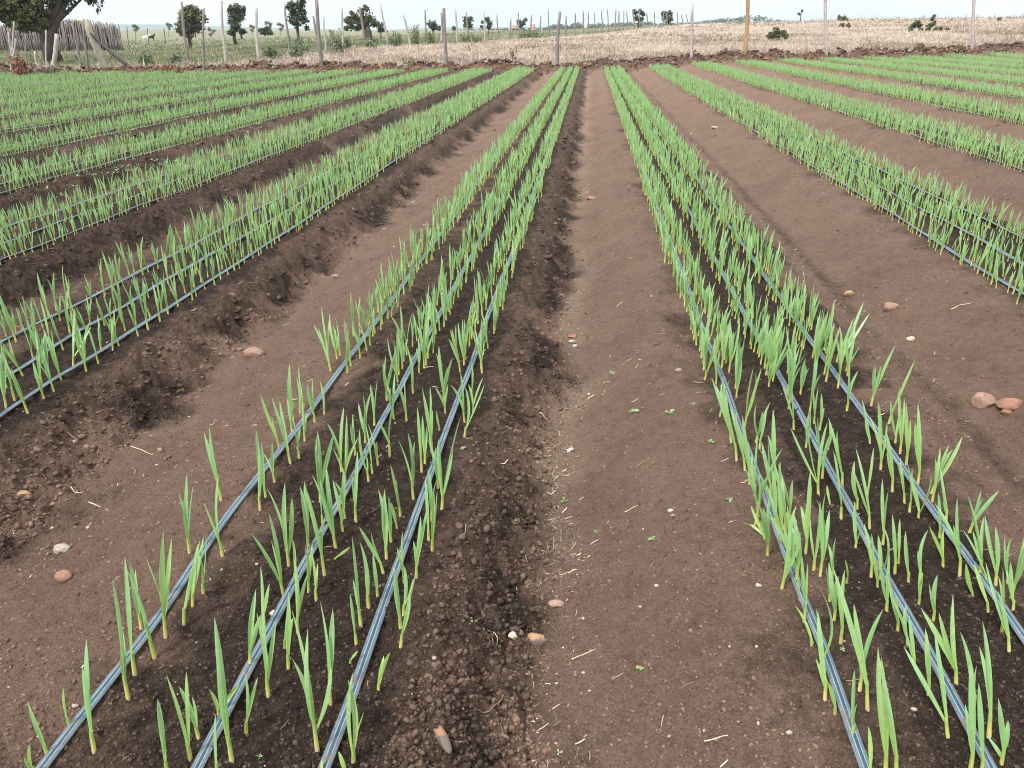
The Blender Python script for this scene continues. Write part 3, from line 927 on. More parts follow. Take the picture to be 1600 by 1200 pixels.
def build_plants():
    single = []                                              # (foot, tips, bed, tape, side)
    for f, tips in parse_plants():
        c = min(BEDS, key=lambda b: abs(b - f[0]))
        j = min(range(3), key=lambda q: abs(TAPES[c][q] - f[0]))
        single.append((f, tips, c, j, 1 if f[0] > TAPES[c][j] else -1))
    man = np.array([(q[0][0], q[0][1]) for q in single])
    rows = [q for q in row_plants() if q[1] > 5 or np.min((man[:, 0] - q[0]) ** 2 + (man[:, 1] - q[1]) ** 2) > 0.045 ** 2]
    P = np.array([(q[0], q[1]) for q in rows])
    Z = gh(P[:, 0], P[:, 1])
    D = np.hypot(P[:, 0], P[:, 1])
    v = np.stack([P[:, 0], P[:, 1], Z - EYE], -1)
    dz = v @ _fw; sx = 800 + FPX * (v @ _rt) / dz; sy = 600 - FPX * (v @ _up) / dz
    order = [i for i in np.argsort(dz) if -15 < sx[i] < 1615 and sy[i] < 1230]
    near = set(order[:max(0, 300 - len(single))])
    for i in sorted(near):
        x, y, c, j, s = rows[i]
        h = rng.uniform(0.16, 0.29)
        single.append((np.array([x, y, Z[i]]), random_tips(h, int(rng.choice([2, 3, 3, 4]))), c, j, s))
    # number the plants of each row from the front
    num = {}
    for k, q in enumerate(single):
        num.setdefault((q[2], q[3], q[4]), []).append((q[0][1], k))
    pos = {}
    for lst in num.values():
        for n, (_, k) in enumerate(sorted(lst)): pos[k] = n + 1
    for k, (f, tips, c, j, s) in enumerate(single):
        bk, bs = bed_name(c)
        H = max(t[2] for t in tips)
        size = 'short' if H < 0.16 else 'tall' if H > 0.3 else 'green'
        bed = {(1, 'left'): 'left centre bed', (1, 'right'): 'right centre bed'}.get((bk, bs), f'{ordinal(bk)} {bs} bed')
        lab = f'{size} {WORDN[len(tips)]} garlic shoot, {ordinal(pos[k])} from front {"left" if s < 0 else "right"} of {("left", "middle", "right")[j]} drip tape, {bed}'
        root = empty('garlic_plant', f, lab, 'garlic plant', 'garlic plants growing along the drip tapes')
        rv = rng.random()
        if H < 0.12: rv = 0.02
        for kind, V, Q, rp in plant_geo(tips, 8, 1.08):
            ramp = rp if H > 0.12 else np.minimum(rp, 0.3)
            me = mesh_np(kind, V, [Q], M_PLANT, {'ramp': ramp, 'rnd': np.full(len(V), rv)})
            link(kind, me, root)
    # all the others: one mesh, plainer with distance
    man = np.array([(q[0][0], q[0][1]) for q in single])
    rest = [i for i in range(len(rows)) if i not in near and sy[i] > 40 and -160 < sx[i] < 1760 and sy[i] < 1500]
    rest = np.array([i for i in rest if D[i] > 6 or np.min((man[:, 0] - P[i, 0]) ** 2 + (man[:, 1] - P[i, 1]) ** 2) > 0.03 ** 2])
    VV, QQ, RR, NN, off = [], [], [], [], 0
    for lo, hi, seg, nt in ((0, 6, 6, 40), (6, 13, 4, 40), (13, 60, 3, 30)):
        ids = rest[(D[rest] >= lo) & (D[rest] < hi)]
        kinds = []
        for _ in range(nt):
            nl = int(rng.choice([2, 3, 3, 4])); h = rng.uniform(0.14, 0.25)
            pv, pq, pr, o = [], [], [], 0
            for kind, V, Q, rp in plant_geo(random_tips(h, nl), seg, 1.0):
                pv.append(V); pq.append(Q + o); pr.append(rp); o += len(V)
            kinds.append((np.concatenate(pv), np.concatenate(pq), np.concatenate(pr)))
        pick = rng.integers(0, nt, len(ids))
        for t in range(nt):
            sel = ids[pick == t]
            if not len(sel): continue
            V, Q, rp = kinds[t]
            a = rng.uniform(0, 6.283, len(sel)); sc = rng.uniform(0.8, 1.12, len(sel)) * np.where(P[sel, 0] > 2, 0.80, np.where(P[sel, 0] < -3.2, 0.86, 1.0))
            ca, sa = (np.cos(a) * sc)[:, None], (np.sin(a) * sc)[:, None]
            W = np.stack([V[None, :, 0] * ca - V[None, :, 1] * sa + P[sel, 0][:, None], V[None, :, 0] * sa + V[None, :, 1] * ca + P[sel, 1][:, None], V[None, :, 2] * sc[:, None] + Z[sel][:, None]], -1)
            VV.append(W.reshape(-1, 3)); QQ.append((Q[None] + (np.arange(len(sel)) * len(V))[:, None, None]).reshape(-1, 4) + off)
            RR.append(np.tile(rp, len(sel))); NN.append(np.repeat(rng.random(len(sel)), len(V))); off += len(sel) * len(V)
    me = mesh_np('garlic_rows', np.concatenate(VV), [np.concatenate(QQ)], M_PLANT, {'ramp': np.concatenate(RR), 'rnd': np.concatenate(NN)})
    tag(link('garlic_rows', me), 'dense rows of young garlic running to the far end of the field', None, None, 'stuff')
    print('plants', len(single), len(rest), off)


build_plants()

# ------------------------------------------------------------------ stones, twigs and seedlings on the near soil
def stone_mat(name, a, b_, patch=None):
    m, nt, b = mat_new(name)
    n = noise_tex(nt, 38, 5, 0.65); n2 = noise_tex(nt, 16, 3, 0.5)
    c = mix(nt, maprange(nt, n, 0.3, 0.7, 0, 1), a, b_)
    if patch:
        c = mix(nt, maprange(nt, n2, 0.48, 0.54, 0, 1), c, patch)
    c = mix(nt, maprange(nt, noise_tex(nt, 55, 4, 0.65), 0.46, 0.68, 0, 0.75), c, (0.13, 0.09, 0.07))
    nt.links.new(c, b.inputs['Base Color']); b.inputs['Roughness'].default_value = 0.8; b.inputs['Specular IOR Level'].default_value = 0.25
    bp = N(nt, 'ShaderNodeBump', Strength=0.6, Distance=0.004)
    nt.links.new(noise_tex(nt, 70, 4), bp.inputs['Height']); nt.links.new(bp.outputs['Normal'], b.inputs['Normal'])
    return m


SM = {'red': stone_mat('red_stone', (0.17, 0.085, 0.055), (0.29, 0.155, 0.105)), 'brown': stone_mat('brown_stone', (0.20, 0.12, 0.085), (0.31, 0.205, 0.15)),
      'orange': stone_mat('orange_stone', (0.29, 0.165, 0.085), (0.42, 0.265, 0.15), (0.15, 0.115, 0.095)), 'grey': stone_mat('grey_stone', (0.26, 0.22, 0.18), (0.40, 0.35, 0.29)),
      'cream': stone_mat('cream_stone', (0.52, 0.43, 0.30), (0.66, 0.58, 0.45)), 'pink': stone_mat('pink_stone', (0.25, 0.165, 0.125), (0.33, 0.23, 0.18)),
      'white': stone_mat('white_stone', (0.32, 0.29, 0.255), (0.48, 0.445, 0.40)), 'rust': stone_mat('rust_stone', (0.20, 0.13, 0.10), (0.33, 0.17, 0.085), (0.115, 0.095, 0.085))}


def stone(px, py, wpx, hpx, mat, label, tilt=0.0, blocky=0.5, yaw=0.0, deep=0.75):
    """px, py: middle of the stone's foot; wpx, hpx its size in photo pixels"""
    p = gpt(px, py)
    dep = float((p - _C) @ _fw)
    w = wpx * dep / FPX / 2; h = hpx * dep / FPX / 2
    V, F = ICO3[0].copy(), ICO3[1]
    o = rng.uniform(0, 50)
    V = V * (1 + 0.26 * fbm(V[:, 0] * 1.1 + o + V[:, 2], V[:, 1] * 1.1 + V[:, 2] * 0.7, 2))[:, None]
    for _ in range(5):                                       # a few flat faces
        n = rng.normal(0, 1, 3); n /= np.linalg.norm(n); c = rng.uniform(0.62, 0.85)
        d = V @ n; V = V - np.outer(np.clip(d - c, 0, None) * blocky * 1.6, n)
    V = V * (1 + 0.05 * fbm(V[:, 0] * 6 + o, V[:, 1] * 6 + V[:, 2] * 5, 2))[:, None]
    V = V * np.array([w * 1.12, max(w * deep, h * .8), h * 0.95])
    ca, sa = math.cos(tilt), math.sin(tilt)
    V = np.stack([V[:, 0] * ca - V[:, 2] * sa, V[:, 1], V[:, 0] * sa + V[:, 2] * ca], -1)
    ca, sa = math.cos(yaw), math.sin(yaw)
    V = np.stack([V[:, 0] * ca - V[:, 1] * sa, V[:, 0] * sa + V[:, 1] * ca, V[:, 2]], -1)
    me = mesh_np('stone', V, [F], SM[mat])
    return tag(link('stone', me, None, (p[0], p[1], p[2] + h * 0.38)), label, 'stone', 'stones lying in the furrows')


stone(397, 556, 30, 19, 'brown', 'rounded reddish brown stone in the furrow left of the left centre bed')
stone(1391, 484, 22, 17, 'brown', 'smooth brown round stone in the furrow right of the right centre bed')
stone(1326, 463, 15, 13, 'orange', 'small orange stone beside the crease of the furrow right of the right centre bed')
stone(1537, 634, 35, 32, 'brown', 'largest egg shaped brown stone, left of a pair by the right edge')
stone(1573, 638, 36, 20, 'red', 'flat reddish stone, right of a pair by the right edge', 0.15)
stone(1572, 647, 16, 10, 'red', 'little red stone tucked below the pair of brown stones at right')
stone(98, 862, 26, 19, 'grey', 'pale grey angular stone alone in the left furrow near the front', 0, 0.9)
stone(101, 906, 27, 22, 'red', 'dark red brown stone just below the pale grey stone in the left furrow', 0.2)
stone(36, 776, 22, 14, 'orange', 'orange chunk on the dark crumbly bank at the left edge', -0.3, 0.8)
stone(688, 1156, 66, 22, 'rust', 'long wedge shaped stone, grey at one end and rusty orange at the other, front centre', 0.0, 0.8, -0.95, 0.3)
stone(837, 1006, 28, 25, 'orange', 'round stone half grey half bright orange beside a cream pebble', 0, 0.3)
stone(802, 997, 14, 13, 'cream', 'cream pebble left of the grey and orange stone', 0.3, 0.8)
stone(893, 528, 15, 11, 'red', 'brick red block shaped stone in the straw of the central furrow', 0, 1.0)
stone(869, 946, 22, 11, 'pink', 'flat pinkish stone on the brown furrow floor above the orange stone')
stone(894, 535, 10, 6, 'white', 'white chip under the brick red stone in the central furrow')
stone(899, 543, 9, 7, 'white', 'second white chip, lower of two under the brick red stone')
stone(891, 706, 12, 8, 'white', 'white angular chip among straw midway down the central furrow', 0.4, 0.9)
stone(525, 434, 14, 8, 'brown', 'small brown lump at the far bend of the left furrow')
stone(118, 695, 9, 8, 'pink', 'small pink stone on the dark slope below the second left bed')
stone(251, 706, 11, 9, 'brown', 'small square brown stone where the left furrow floor begins', 0.2, 1)
stone(1422, 532, 11, 8, 'cream', 'small buff pebble below the round brown stone in the right furrow')
stone(1048, 799, 9, 6, 'white', 'white pebble on smooth brown soil right of the central furrow')
stone(1051, 807, 7, 5, 'pink', 'pinkish pebble just below a white pebble right of the central furrow')
stone(1060, 581, 10, 7, 'pink', 'pinkish pebble at the foot of the right centre bed')
stone(923, 312, 13, 8, 'brown', 'dark brown lump far up the central furrow')
stone(428, 962, 12, 14, 'cream', 'cream shell like chip resting against the middle tape of the left bed', 0.9, 0.7)
stone(1117, 200, 12, 4, 'grey', 'grey flat stone in the far part of the furrow right of the right centre bed')
stone(4, 344, 13, 10, 'red', 'red stone at the left edge beside the third left bed')
stone(1184, 917, 10, 7, 'white', 'whitish pebble right of the central furrow below the weed')
stone(1026, 918, 7, 6, 'white', 'tiny white pebble left of a whitish pebble in the smooth soil')
stone(912, 1052, 6, 5, 'white', 'tiny round white pebble lowest in the central furrow')
stone(1318, 1004, 7, 6, 'pink', 'small pink pebble between the tapes of the right bed')
stone(1427, 1111, 9, 7, 'grey', 'small pale grey stone between left and middle tapes of the right bed')
stone(1232, 1150, 9, 8, 'grey', 'grey pebble at the outer foot of the right bed near the front')
stone(679, 1031, 8, 7, 'grey', 'grey pebble on the dark slope right of the left bed')
stone(119, 1107, 9, 8, 'grey', 'grey round pebble beside the leftmost tape near the front')

M_TWIG = simple('twig', (0.22, 0.15, 0.10), 0.9, 0.3, 60)
M_PALETWIG = simple('pale_stalk', (0.50, 0.40, 0.28), 0.85, 0.25, 60)


def twig(pxs, label, r=0.0016, mat=None, cat='twig', forks=()):
    P = [gpt(*q) for q in pxs]
    mb = MB()
    c = np.array(P[0])
    def run(pts, r):
        pts = np.array(pts); dense = []
        for a, b in zip(pts[:-1], pts[1:]):
            for t in np.linspace(0, 1, 5)[:-1]: dense.append(a + (b - a) * t)
        dense.append(pts[-1]); dense = np.array(dense)
        dense[:, 2] = gh(dense[:, 0], dense[:, 1]) + r * 1.2
        dense[:, 2] = np.maximum(dense[:, 2], np.convolve(np.pad(dense[:, 2], 2, mode='edge'), np.ones(5) / 5, 'valid'))
        tube(mb, dense, np.linspace(r, r * 0.6, len(dense)), 6, wob=0.2)
    run(P, r)
    for f in forks: run([gpt(*q) for q in f], r * 0.7)
    o = mb.build('twig' if cat == 'twig' else 'stalk', mat or M_TWIG, None, tuple(c))
    return tag(o, label, cat, 'twigs and stalks on the soil')


twig([(741, 1109), (752, 1116), (768, 1112), (783, 1099), (787, 1089)], 'curved brown twig on dark soil right of the front wedge stone', 0.0022)
twig([(893, 1034), (931, 1016)], 'straight pale stalk on brown soil in the front of the central furrow', 0.0018, M_PALETWIG, 'stalk')
twig([(1020, 525), (1039, 523), (1033, 511)], 'reddish forked twig at the foot of the right centre bed', 0.0022, None, 'twig', [[(1039, 523), (1026, 538)]])
twig([(1485, 487), (1498, 478), (1518, 474)], 'pale branched twig in the furrow below the second right bed', 0.0028, M_PALETWIG)
twig([(755, 984), (768, 996), (775, 1012)], 'fibrous root tuft on dark soil left of the cream pebble', 0.0018, M_PALETWIG, 'stalk', [[(762, 990), (777, 1000), (776, 1010)], [(755, 984), (766, 1004)]])
twig([(1100, 1161), (1120, 1158), (1137, 1151)], 'pale bent stalk on brown soil at the front right of centre', 0.0018, M_PALETWIG, 'stalk')
twig([(843, 648), (858, 660)], 'short pale stick on the dark slope of the central furrow', 0.0024, M_PALETWIG, 'stalk')
twig([(976, 803), (998, 791)], 'short pale straw on smooth brown soil above the pebbles', 0.0018, M_PALETWIG, 'stalk')
twig([(822, 706), (847, 715), (866, 722)], 'thin dark brown stick along the left wall of the central furrow', 0.0018)
twig([(205, 699), (239, 714)], 'thin pale stick lying at the start of the left furrow floor', 0.002, M_PALETWIG, 'stalk')
twig([(139, 786), (158, 793)], 'short pale stick in the left furrow below the dark crumbly slope', 0.0022, M_PALETWIG, 'stalk')
twig([(112, 764), (120, 771), (131, 771)], 'kinked pale rootlet on the dark slope at left', 0.0018, M_PALETWIG, 'stalk')


def seedling(px, py, wpx, label, mat=None, leaves=5):
    p = gpt(px, py); dep = float((p - _C) @ _fw); s = wpx * dep / FPX / 2
    mb = MB()
    a0 = rng.uniform(0, 6.28)
    for k in range(leaves):
        a = a0 + k * 6.283 / leaves + rng.normal(0, 0.25); l = s * rng.uniform(0.7, 1.15); el = rng.uniform(0.25, 0.7)
        d = np.array([math.cos(a) * math.cos(el), math.sin(a) * math.cos(el), math.sin(el)]); sd_ = np.array([-math.sin(a), math.cos(a), 0])
        V = []
        for t, w in ((0.0, 0.06), (0.35, 0.14), (0.6, 0.30), (0.85, 0.22), (1.0, 0.03)):
            c = d * l * t - np.array([0, 0, 0.25 * l * t * t]) + np.array([0, 0, s * 0.15])
            V += [c - sd_ * w * l, c + sd_ * w * l]
        mb.add(V, [(2 * i, 2 * i + 1, 2 * i + 3, 2 * i + 2) for i in range(4)], rnd=rng.uniform(0.1, 1))
    tube(mb, [(0, 0, -0.004), (0, 0, s * 0.2)], 0.06 * s, 5, rnd=0.6)
    me_o = mb.build('weed_seedling', mat or M_SEEDLING, empty('weed_seedling', (0, 0, 0), '', 'weed'))
    par = me_o.parent; me_o.parent = None; bpy.data.objects.remove(par)
    me_o.name = 'weed_seedling'
    me_o.location = p
    return tag(me_o, label, 'weed', 'weed seedlings on the soil')


for a in ((990, 646, 22, 'broad leaved green weed seedling on smooth soil above the central furrow middle'), (1047, 648, 22, 'bright green weed seedling near the left foot of the right centre bed'),
          (1083, 634, 10, 'tiny green weed seedling closest to the right centre bed row'), (1111, 691, 14, 'small pale green weed seedling beside a buff chip by the right bed'),
          (881, 785, 18, 'green two lobed weed seedling above the straw heap in the central furrow'), (931, 832, 11, 'yellowish green weed seedling on smooth soil below the straw heap'),
          (1019, 845, 15, 'pale green upright weed seedling alone on the smooth brown soil'), (1139, 784, 13, 'yellow green star shaped weed seedling beside a lone pebble near the right bed'),
          (807, 815, 10, 'pale weed seedling on the dark left wall of the central furrow'), (868, 748, 12, 'small green weed seedling at the edge of the furrow straw'),
          (999, 1049, 13, 'grey green star shaped weed seedling on the front smooth soil'), (735, 970, 14, 'spindly green weed seedling on the dark slope right of the left bed'),
          (406, 1186, 13, 'little green weed seedling between tapes of the left bed at the front'), (1316, 1016, 12, 'two leaved green weed seedling inside the front of the right bed'),
          (873, 1178, 16, 'green forked weed seedling lowest in the central furrow'), (1510, 684, 10, 'grey green weed seedling below the pair of stones at right'),
          (1511, 661, 9, 'tiny weed seedling between the stones and a grey weed at right'), (724, 702, 12, 'yellow curled weed seedling right of the left bed'),
          (957, 585, 14, 'pale weed seedling midway up the smooth soil of the central furrow'), (985, 405, 12, 'pale weed seedling far up the central furrow')):
    seedling(*a, leaves=int(rng.integers(3, 7)))


def build_flank_weeds():
    """low leafy weeds on the flanks of the far left beds"""
    mb = MB()
    spots = [(rng.uniform(200, 420), rng.uniform(150, 215)) for _ in range(60)] + [(rng.uniform(60, 260), rng.uniform(255, 318)) for _ in range(34)] + [(rng.uniform(180, 330), 262 - (rng.uniform(-8, 12))) for _ in range(20)] + [(rng.uniform(400, 620), rng.uniform(140, 185)) for _ in range(30)]
    for px, py in spots:
        p = gpt(px, py)
        _, _, fl, _ = profile(np.array([p[0]]), np.array([p[1]]))
        if fl[0] < 0.2: continue
        for k in range(7):
            a = rng.uniform(0, 6.28); l = rng.uniform(0.02, 0.045); el = rng.uniform(0.2, 0.9)
            d = np.array([math.cos(a) * math.cos(el), math.sin(a) * math.cos(el), math.sin(el)]); s_ = np.array([-math.sin(a), math.cos(a), 0]) * l * 0.3
            c = p + np.array([rng.normal(0, 0.04), rng.normal(0, 0.04), 0.005])
            mb.add([c, c + d * l * 0.5 - s_, c + d * l, c + d * l * 0.5 + s_], [(0, 1, 2, 3)], rnd=rng.random())
    tag(mb.build('low_weeds', M_SEEDLING), 'low leafy green weeds sprouting on the flanks of the left beds', None, None, 'stuff')


build_flank_weeds()

# ------------------------------------------------------------------ fences
def dpt(px, D):
    """ground point at photo column px and distance D"""
    q = at_dist(px, 60, D)
    return np.array([q[0], q[1], g1(q[0], q[1])])


def above(px, py, base):
    return at_dist(px, py, math.hypot(base[0], base[1]))


def pole(mb, a, b, r0, r1, wob=0.012, n=7, sides=8):
    a, b = np.array(a, float), np.array(b, float)
    t = np.linspace(0, 1, n)[:, None]
    P = a + (b - a) * t
    ph = rng.uniform(0, 9)
    P[:, 0] += wob * np.sin(t[:, 0] * 5 + ph) * (t[:, 0] > 0); P[:, 1] += wob * np.cos(t[:, 0] * 4 + ph)
    tube(mb, P, np.linspace(r0, r1, n), sides, wob=0.10)


def wire_strand(tops, frac, parent, r=0.0035):
    pts = []
    for a, b in zip(tops[:-1], tops[1:]):
        p = a[0] + (a[1] - a[0]) * frac; q = b[0] + (b[1] - b[0]) * frac
        for t in np.linspace(0, 1, 4)[:-1]:
            m = p + (q - p) * t; m = m - np.array([0, 0, 0.03 * 4 * t * (1 - t)]); pts.append(m)
    pts.append(tops[-1][0] + (tops[-1][1] - tops[-1][0]) * frac)
    mb = MB(); tube(mb, pts, r, 4)
    mb.build('wire', M_WIRE, parent)


def build_fence_edge():
    root = empty('wire_fence', (0, 0, 0), 'tall post and wire fence along the dirt bank at the end of the beds', 'fence')
    spec = [(135, 112, 131, 30, .055, M_POST_GREY, None), (317, 111, 318, 13, .06, M_POST_GREY, 'grey post with a dark right edge'), (504, 112, 493, -6, .085, M_POST_GREY, 'tall bent grey post with two stems'),
            (697, 109, 694, 13, .075, M_POST_GREY, 'short thick forked grey post'), (869, 105, 875, 18, .07, M_POST_GREY, 'grey post leaning right'), (1080, 97, 1082, 5, .075, M_POST_PALE, 'knotty whitish post'),
            (1165, 86, 1170, -20, .095, M_POST_ORANGE, 'thick straight orange brown post'), (1293, 87, 1290, -30, .075, M_POST_PALE, 'tall pale bent post'), (1518, 87, 1524, -30, .075, M_POST_PALE, 'tall pale pinkish post')]
    tops = []
    for bx, by, tx, ty, r, m, lab in spec:
        a = edge_hit(bx, by); b = above(tx, ty, a)
        mb = MB(); pole(mb, a - np.array([0, 0, .3]), b, r, r * 0.8, 0.02)
        if bx == 504:
            pole(mb, a + np.array([-0.02, 0.05, 0.3]), a + (b - a) * 0.72 + np.array([-.16, .02, 0]), r * 0.6, r * 0.5, 0.02)
        if bx == 697:
            pole(mb, a + (b - a) * 0.35, a + (b - a) * 0.92 + np.array([-.13, .0, 0]), r * 0.55, r * 0.35, 0.02)
        if bx == 1080:
            for f in (.25, .42, .52, .75):
                c = a + (b - a) * f; V, F, _ = scatter_blobs(np.array([c]), [r * 1.1]); mb.add(V, None, F)
        o = mb.build('fence_post', m, root)
        if lab: o['label'] = lab
        tops.append((a, b))
    for f in (0.32, 0.55, 0.78): wire_strand([(a, a + (b - a) * (2.1 / np.linalg.norm(b - a))) for a, b in tops], f, root, 0.0016)


def edge_hit(px, py):
    """foot of a post on the bank: on the line of the fence, seen in column px"""
    d = ray(px, py); k = d[0] / d[1]
    y = (35.3 - 0.35) / (1 - 0.2 * k); x = k * y
    return np.array([x, y, g1(x, y)])


def build_fence_far():
    root = empty('wire_fence', (0, 0, 0), 'long rustic post fence receding between green pasture and dry stubble', 'fence')
    tops = []
    for i, (px, py, ty, D) in enumerate(FENCE2_PX):
        a = dpt(px, D)
        lean = {288: -5, 346: 0, 400: -1, 449: -3, 507: -1, 536: -3, 571: -10, 606: -11, 641: -10, 665: 0, 690: -1, 714: -2, 734: -6, 757: 0}.get(px, rng.uniform(-2.5, 2.5))
        b = above(px + lean, ty, a)
        mx = 2.6
        if b[2] - a[2] > mx: b = a + (b - a) * mx / (b[2] - a[2])
        r = 0.062 * rng.uniform(0.8, 1.2) * (1 + D / 260)
        if px in (288, 346, 449): r = .07
        mb = MB(); pole(mb, a - np.array([0, 0, .2]), b, r, r * 0.75, 0.03)
        m = M_POST_PALE if i < 14 and i % 3 else M_POST_GREY
        mb.build('fence_post', m, root)
        tops.append((a, a + (b - a) * (2.0 / max(1.5, np.linalg.norm(b - a)))))
    for f in (0.4, 0.8): wire_strand(tops, f, root, 0.002)


def build_corner():
    root = empty('corner_post', (0, 0, 0), 'thick pale leaning corner post with dark diagonal brace and short top rail, far left', 'fence post')
    a = edge_hit(155, 109); a = a + np.array([0.0, 0.5, 0.0]); a[2] = g1(a[0], a[1])
    b = above(134, 32, a)
    mb = MB(); pole(mb, a - np.array([0, 0, .2]), b, .15, .125, .02, sides=12); mb.build('post', M_POST_CREAM, root)
    c = edge_hit(188, 106); c = c + np.array([0.1, 0.6, 0]); c[2] = g1(c[0], c[1])
    d = a + (b - a) * 0.74 + np.array([.05, -.12, 0])
    mb = MB(); pole(mb, c - np.array([0, 0, .1]), d, .075, .05, .03); mb.build('brace', M_POST_DARK, root)
    mb = MB(); pole(mb, b + np.array([.1, -.02, -.06]), above(106, 30, a) + np.array([0, .5, 0]), .06, .05, .02); mb.build('rail', M_POST_CREAM, root)
    e = dpt(69, 37); mb = MB(); pole(mb, e - np.array([0, 0, .1]), above(90, 53, e), .085, .075, .02); o = mb.build('brace', M_POST_PALE, root); o['label'] = 'short whitish leaning brace'
    for px, py, tx, ty, D in ((118, 60, 112, 36, 39),):
        e = dpt(px, D); mb = MB(); pole(mb, e, above(tx, ty, e), .05, .045, .02); mb.build('brace', M_POST_GREY, root)
    for k, (px, tx, ty, D, lab) in enumerate(((33, 38, 52, 38, 'thin upright stick'), (8, 20, 33, 42, 'long leaning stick'), (2, 23, 60, 37, 'low slanting stick'), (9, 14, 50, 40, 'short stick'), (63, 70, 47, 41, 'stick slanting against the tree'), (49, 54, 80, 37, 'stub'))):
        e = dpt(px, D); mb = MB(); pole(mb, e - np.array([0, 0, .1]), above(tx, ty, e), .035, .03, .03)
        tag(mb.build('leaning_stick', M_POST_PALE if k != 0 else M_POST_GREY, None, tuple(e)), ['thin upright grey stick left of the big tree trunk', 'long pale stick leaning right in front of the stick wall at far left', 'low slanting pale stick above the red dry shrub', 'short pale stick at the far left edge', 'pale stick slanting across the big tree trunk', 'short pale stub beside the straw tuft at left'][k], 'stick', 'loose sticks at the left corner')


build_fence_edge(); build_fence_far(); build_corner()


def build_stick_wall():
    """wall of slanting poles far left"""
    root = empty('stick_wall', (0, 0, 0), 'weathered wall of closely set slanting poles behind the big tree', 'fence')
    mb = MB(); px = -60.0
    while px < 190:
        D = 70 + (190 - px) * 0.03
        e = dpt(px, D); ty = np.interp(px, [-60, 0, 80, 110, 140, 190], [40, 40, 38, 29, 31, 38]) + rng.normal(0, .8)
        pole(mb, e, above(px - rng.uniform(2, 7), ty, e), .05, .04, .03, 4, 5)
        px += rng.uniform(1.6, 3.0)
    mb.build('poles', wood('wall_pole', (0.11, 0.088, 0.082), (0.30, 0.26, 0.245)), root)
    mb = MB()
    for f, dz in ((-55, 0.45), (-55, 1.1)):
        P = [dpt(x, 70 + (190 - x) * 0.03 + .08) + np.array([0, 0, dz]) for x in np.linspace(-60, 190, 12)]
        tube(mb, P, .04, 6)
    mb.build('rails', M_POST_GREY, root)
    mb = MB()                                                # dry stalks packed behind the poles
    for _ in range(1500):
        x = rng.uniform(-60, 188); D = 70.25 + (190 - x) * 0.03 + rng.uniform(0, .25); e = dpt(x, D)
        h = rng.uniform(0.5, 1.0) * (above(x, np.interp(x, [-60, 0, 80, 110, 140, 190], [40, 40, 38, 30, 32, 39]), e)[2] - e[2])
        w = rng.uniform(.02, .05); l = rng.uniform(-.25, 0)
        mb.add([e + np.array([-w, 0, 0]), e + np.array([w, 0, 0]), e + np.array([w + l, 0, h]), e + np.array([l - w, .02, h])], [(0, 1, 2, 3)], rnd=rng.random() * 0.5)
    mb.build('stalk_infill', tinted('stalks', (0.09, 0.07, 0.066), (0.26, 0.22, 0.205)), root)


build_stick_wall()

# ------------------------------------------------------------------ trees and bushes
def leaves(mb, c, r, n, size, droop=0.0, tone=0.5, elong=1.6):
    """n leaf sprays spread through an uneven clump; droop 0..1 makes hanging strands"""
    c = np.asarray(c, float); r = np.broadcast_to(np.asarray(r, float), (3,))
    d = rng.normal(0, 1, (n, 3)); d /= np.linalg.norm(d, axis=1)[:, None]
    p = c + d * r * (rng.random(n) ** 0.45)[:, None] * (0.8 + 0.35 * rng.random((n, 1)))
    a = rng.normal(0, 1, (n, 3)); a[:, 2] -= droop * 3; a /= np.linalg.norm(a, axis=1)[:, None]
    b = np.cross(a, rng.normal(0, 1, (n, 3))); b /= np.linalg.norm(b, axis=1)[:, None] + 1e-9
    s = size * rng.uniform(0.6, 1.5, n)[:, None]
    V = np.stack([p - a * s * elong * .5, p + b * s * .45, p + a * s * elong * .5, p - b * s * .45], 1)
    Q = np.arange(4 * n).reshape(n, 4)
    rn = np.clip(tone + rng.normal(0, 0.13, n), 0, 1)
    mb.add(V.reshape(-1, 3), Q, rnd=np.repeat(rn, 4))


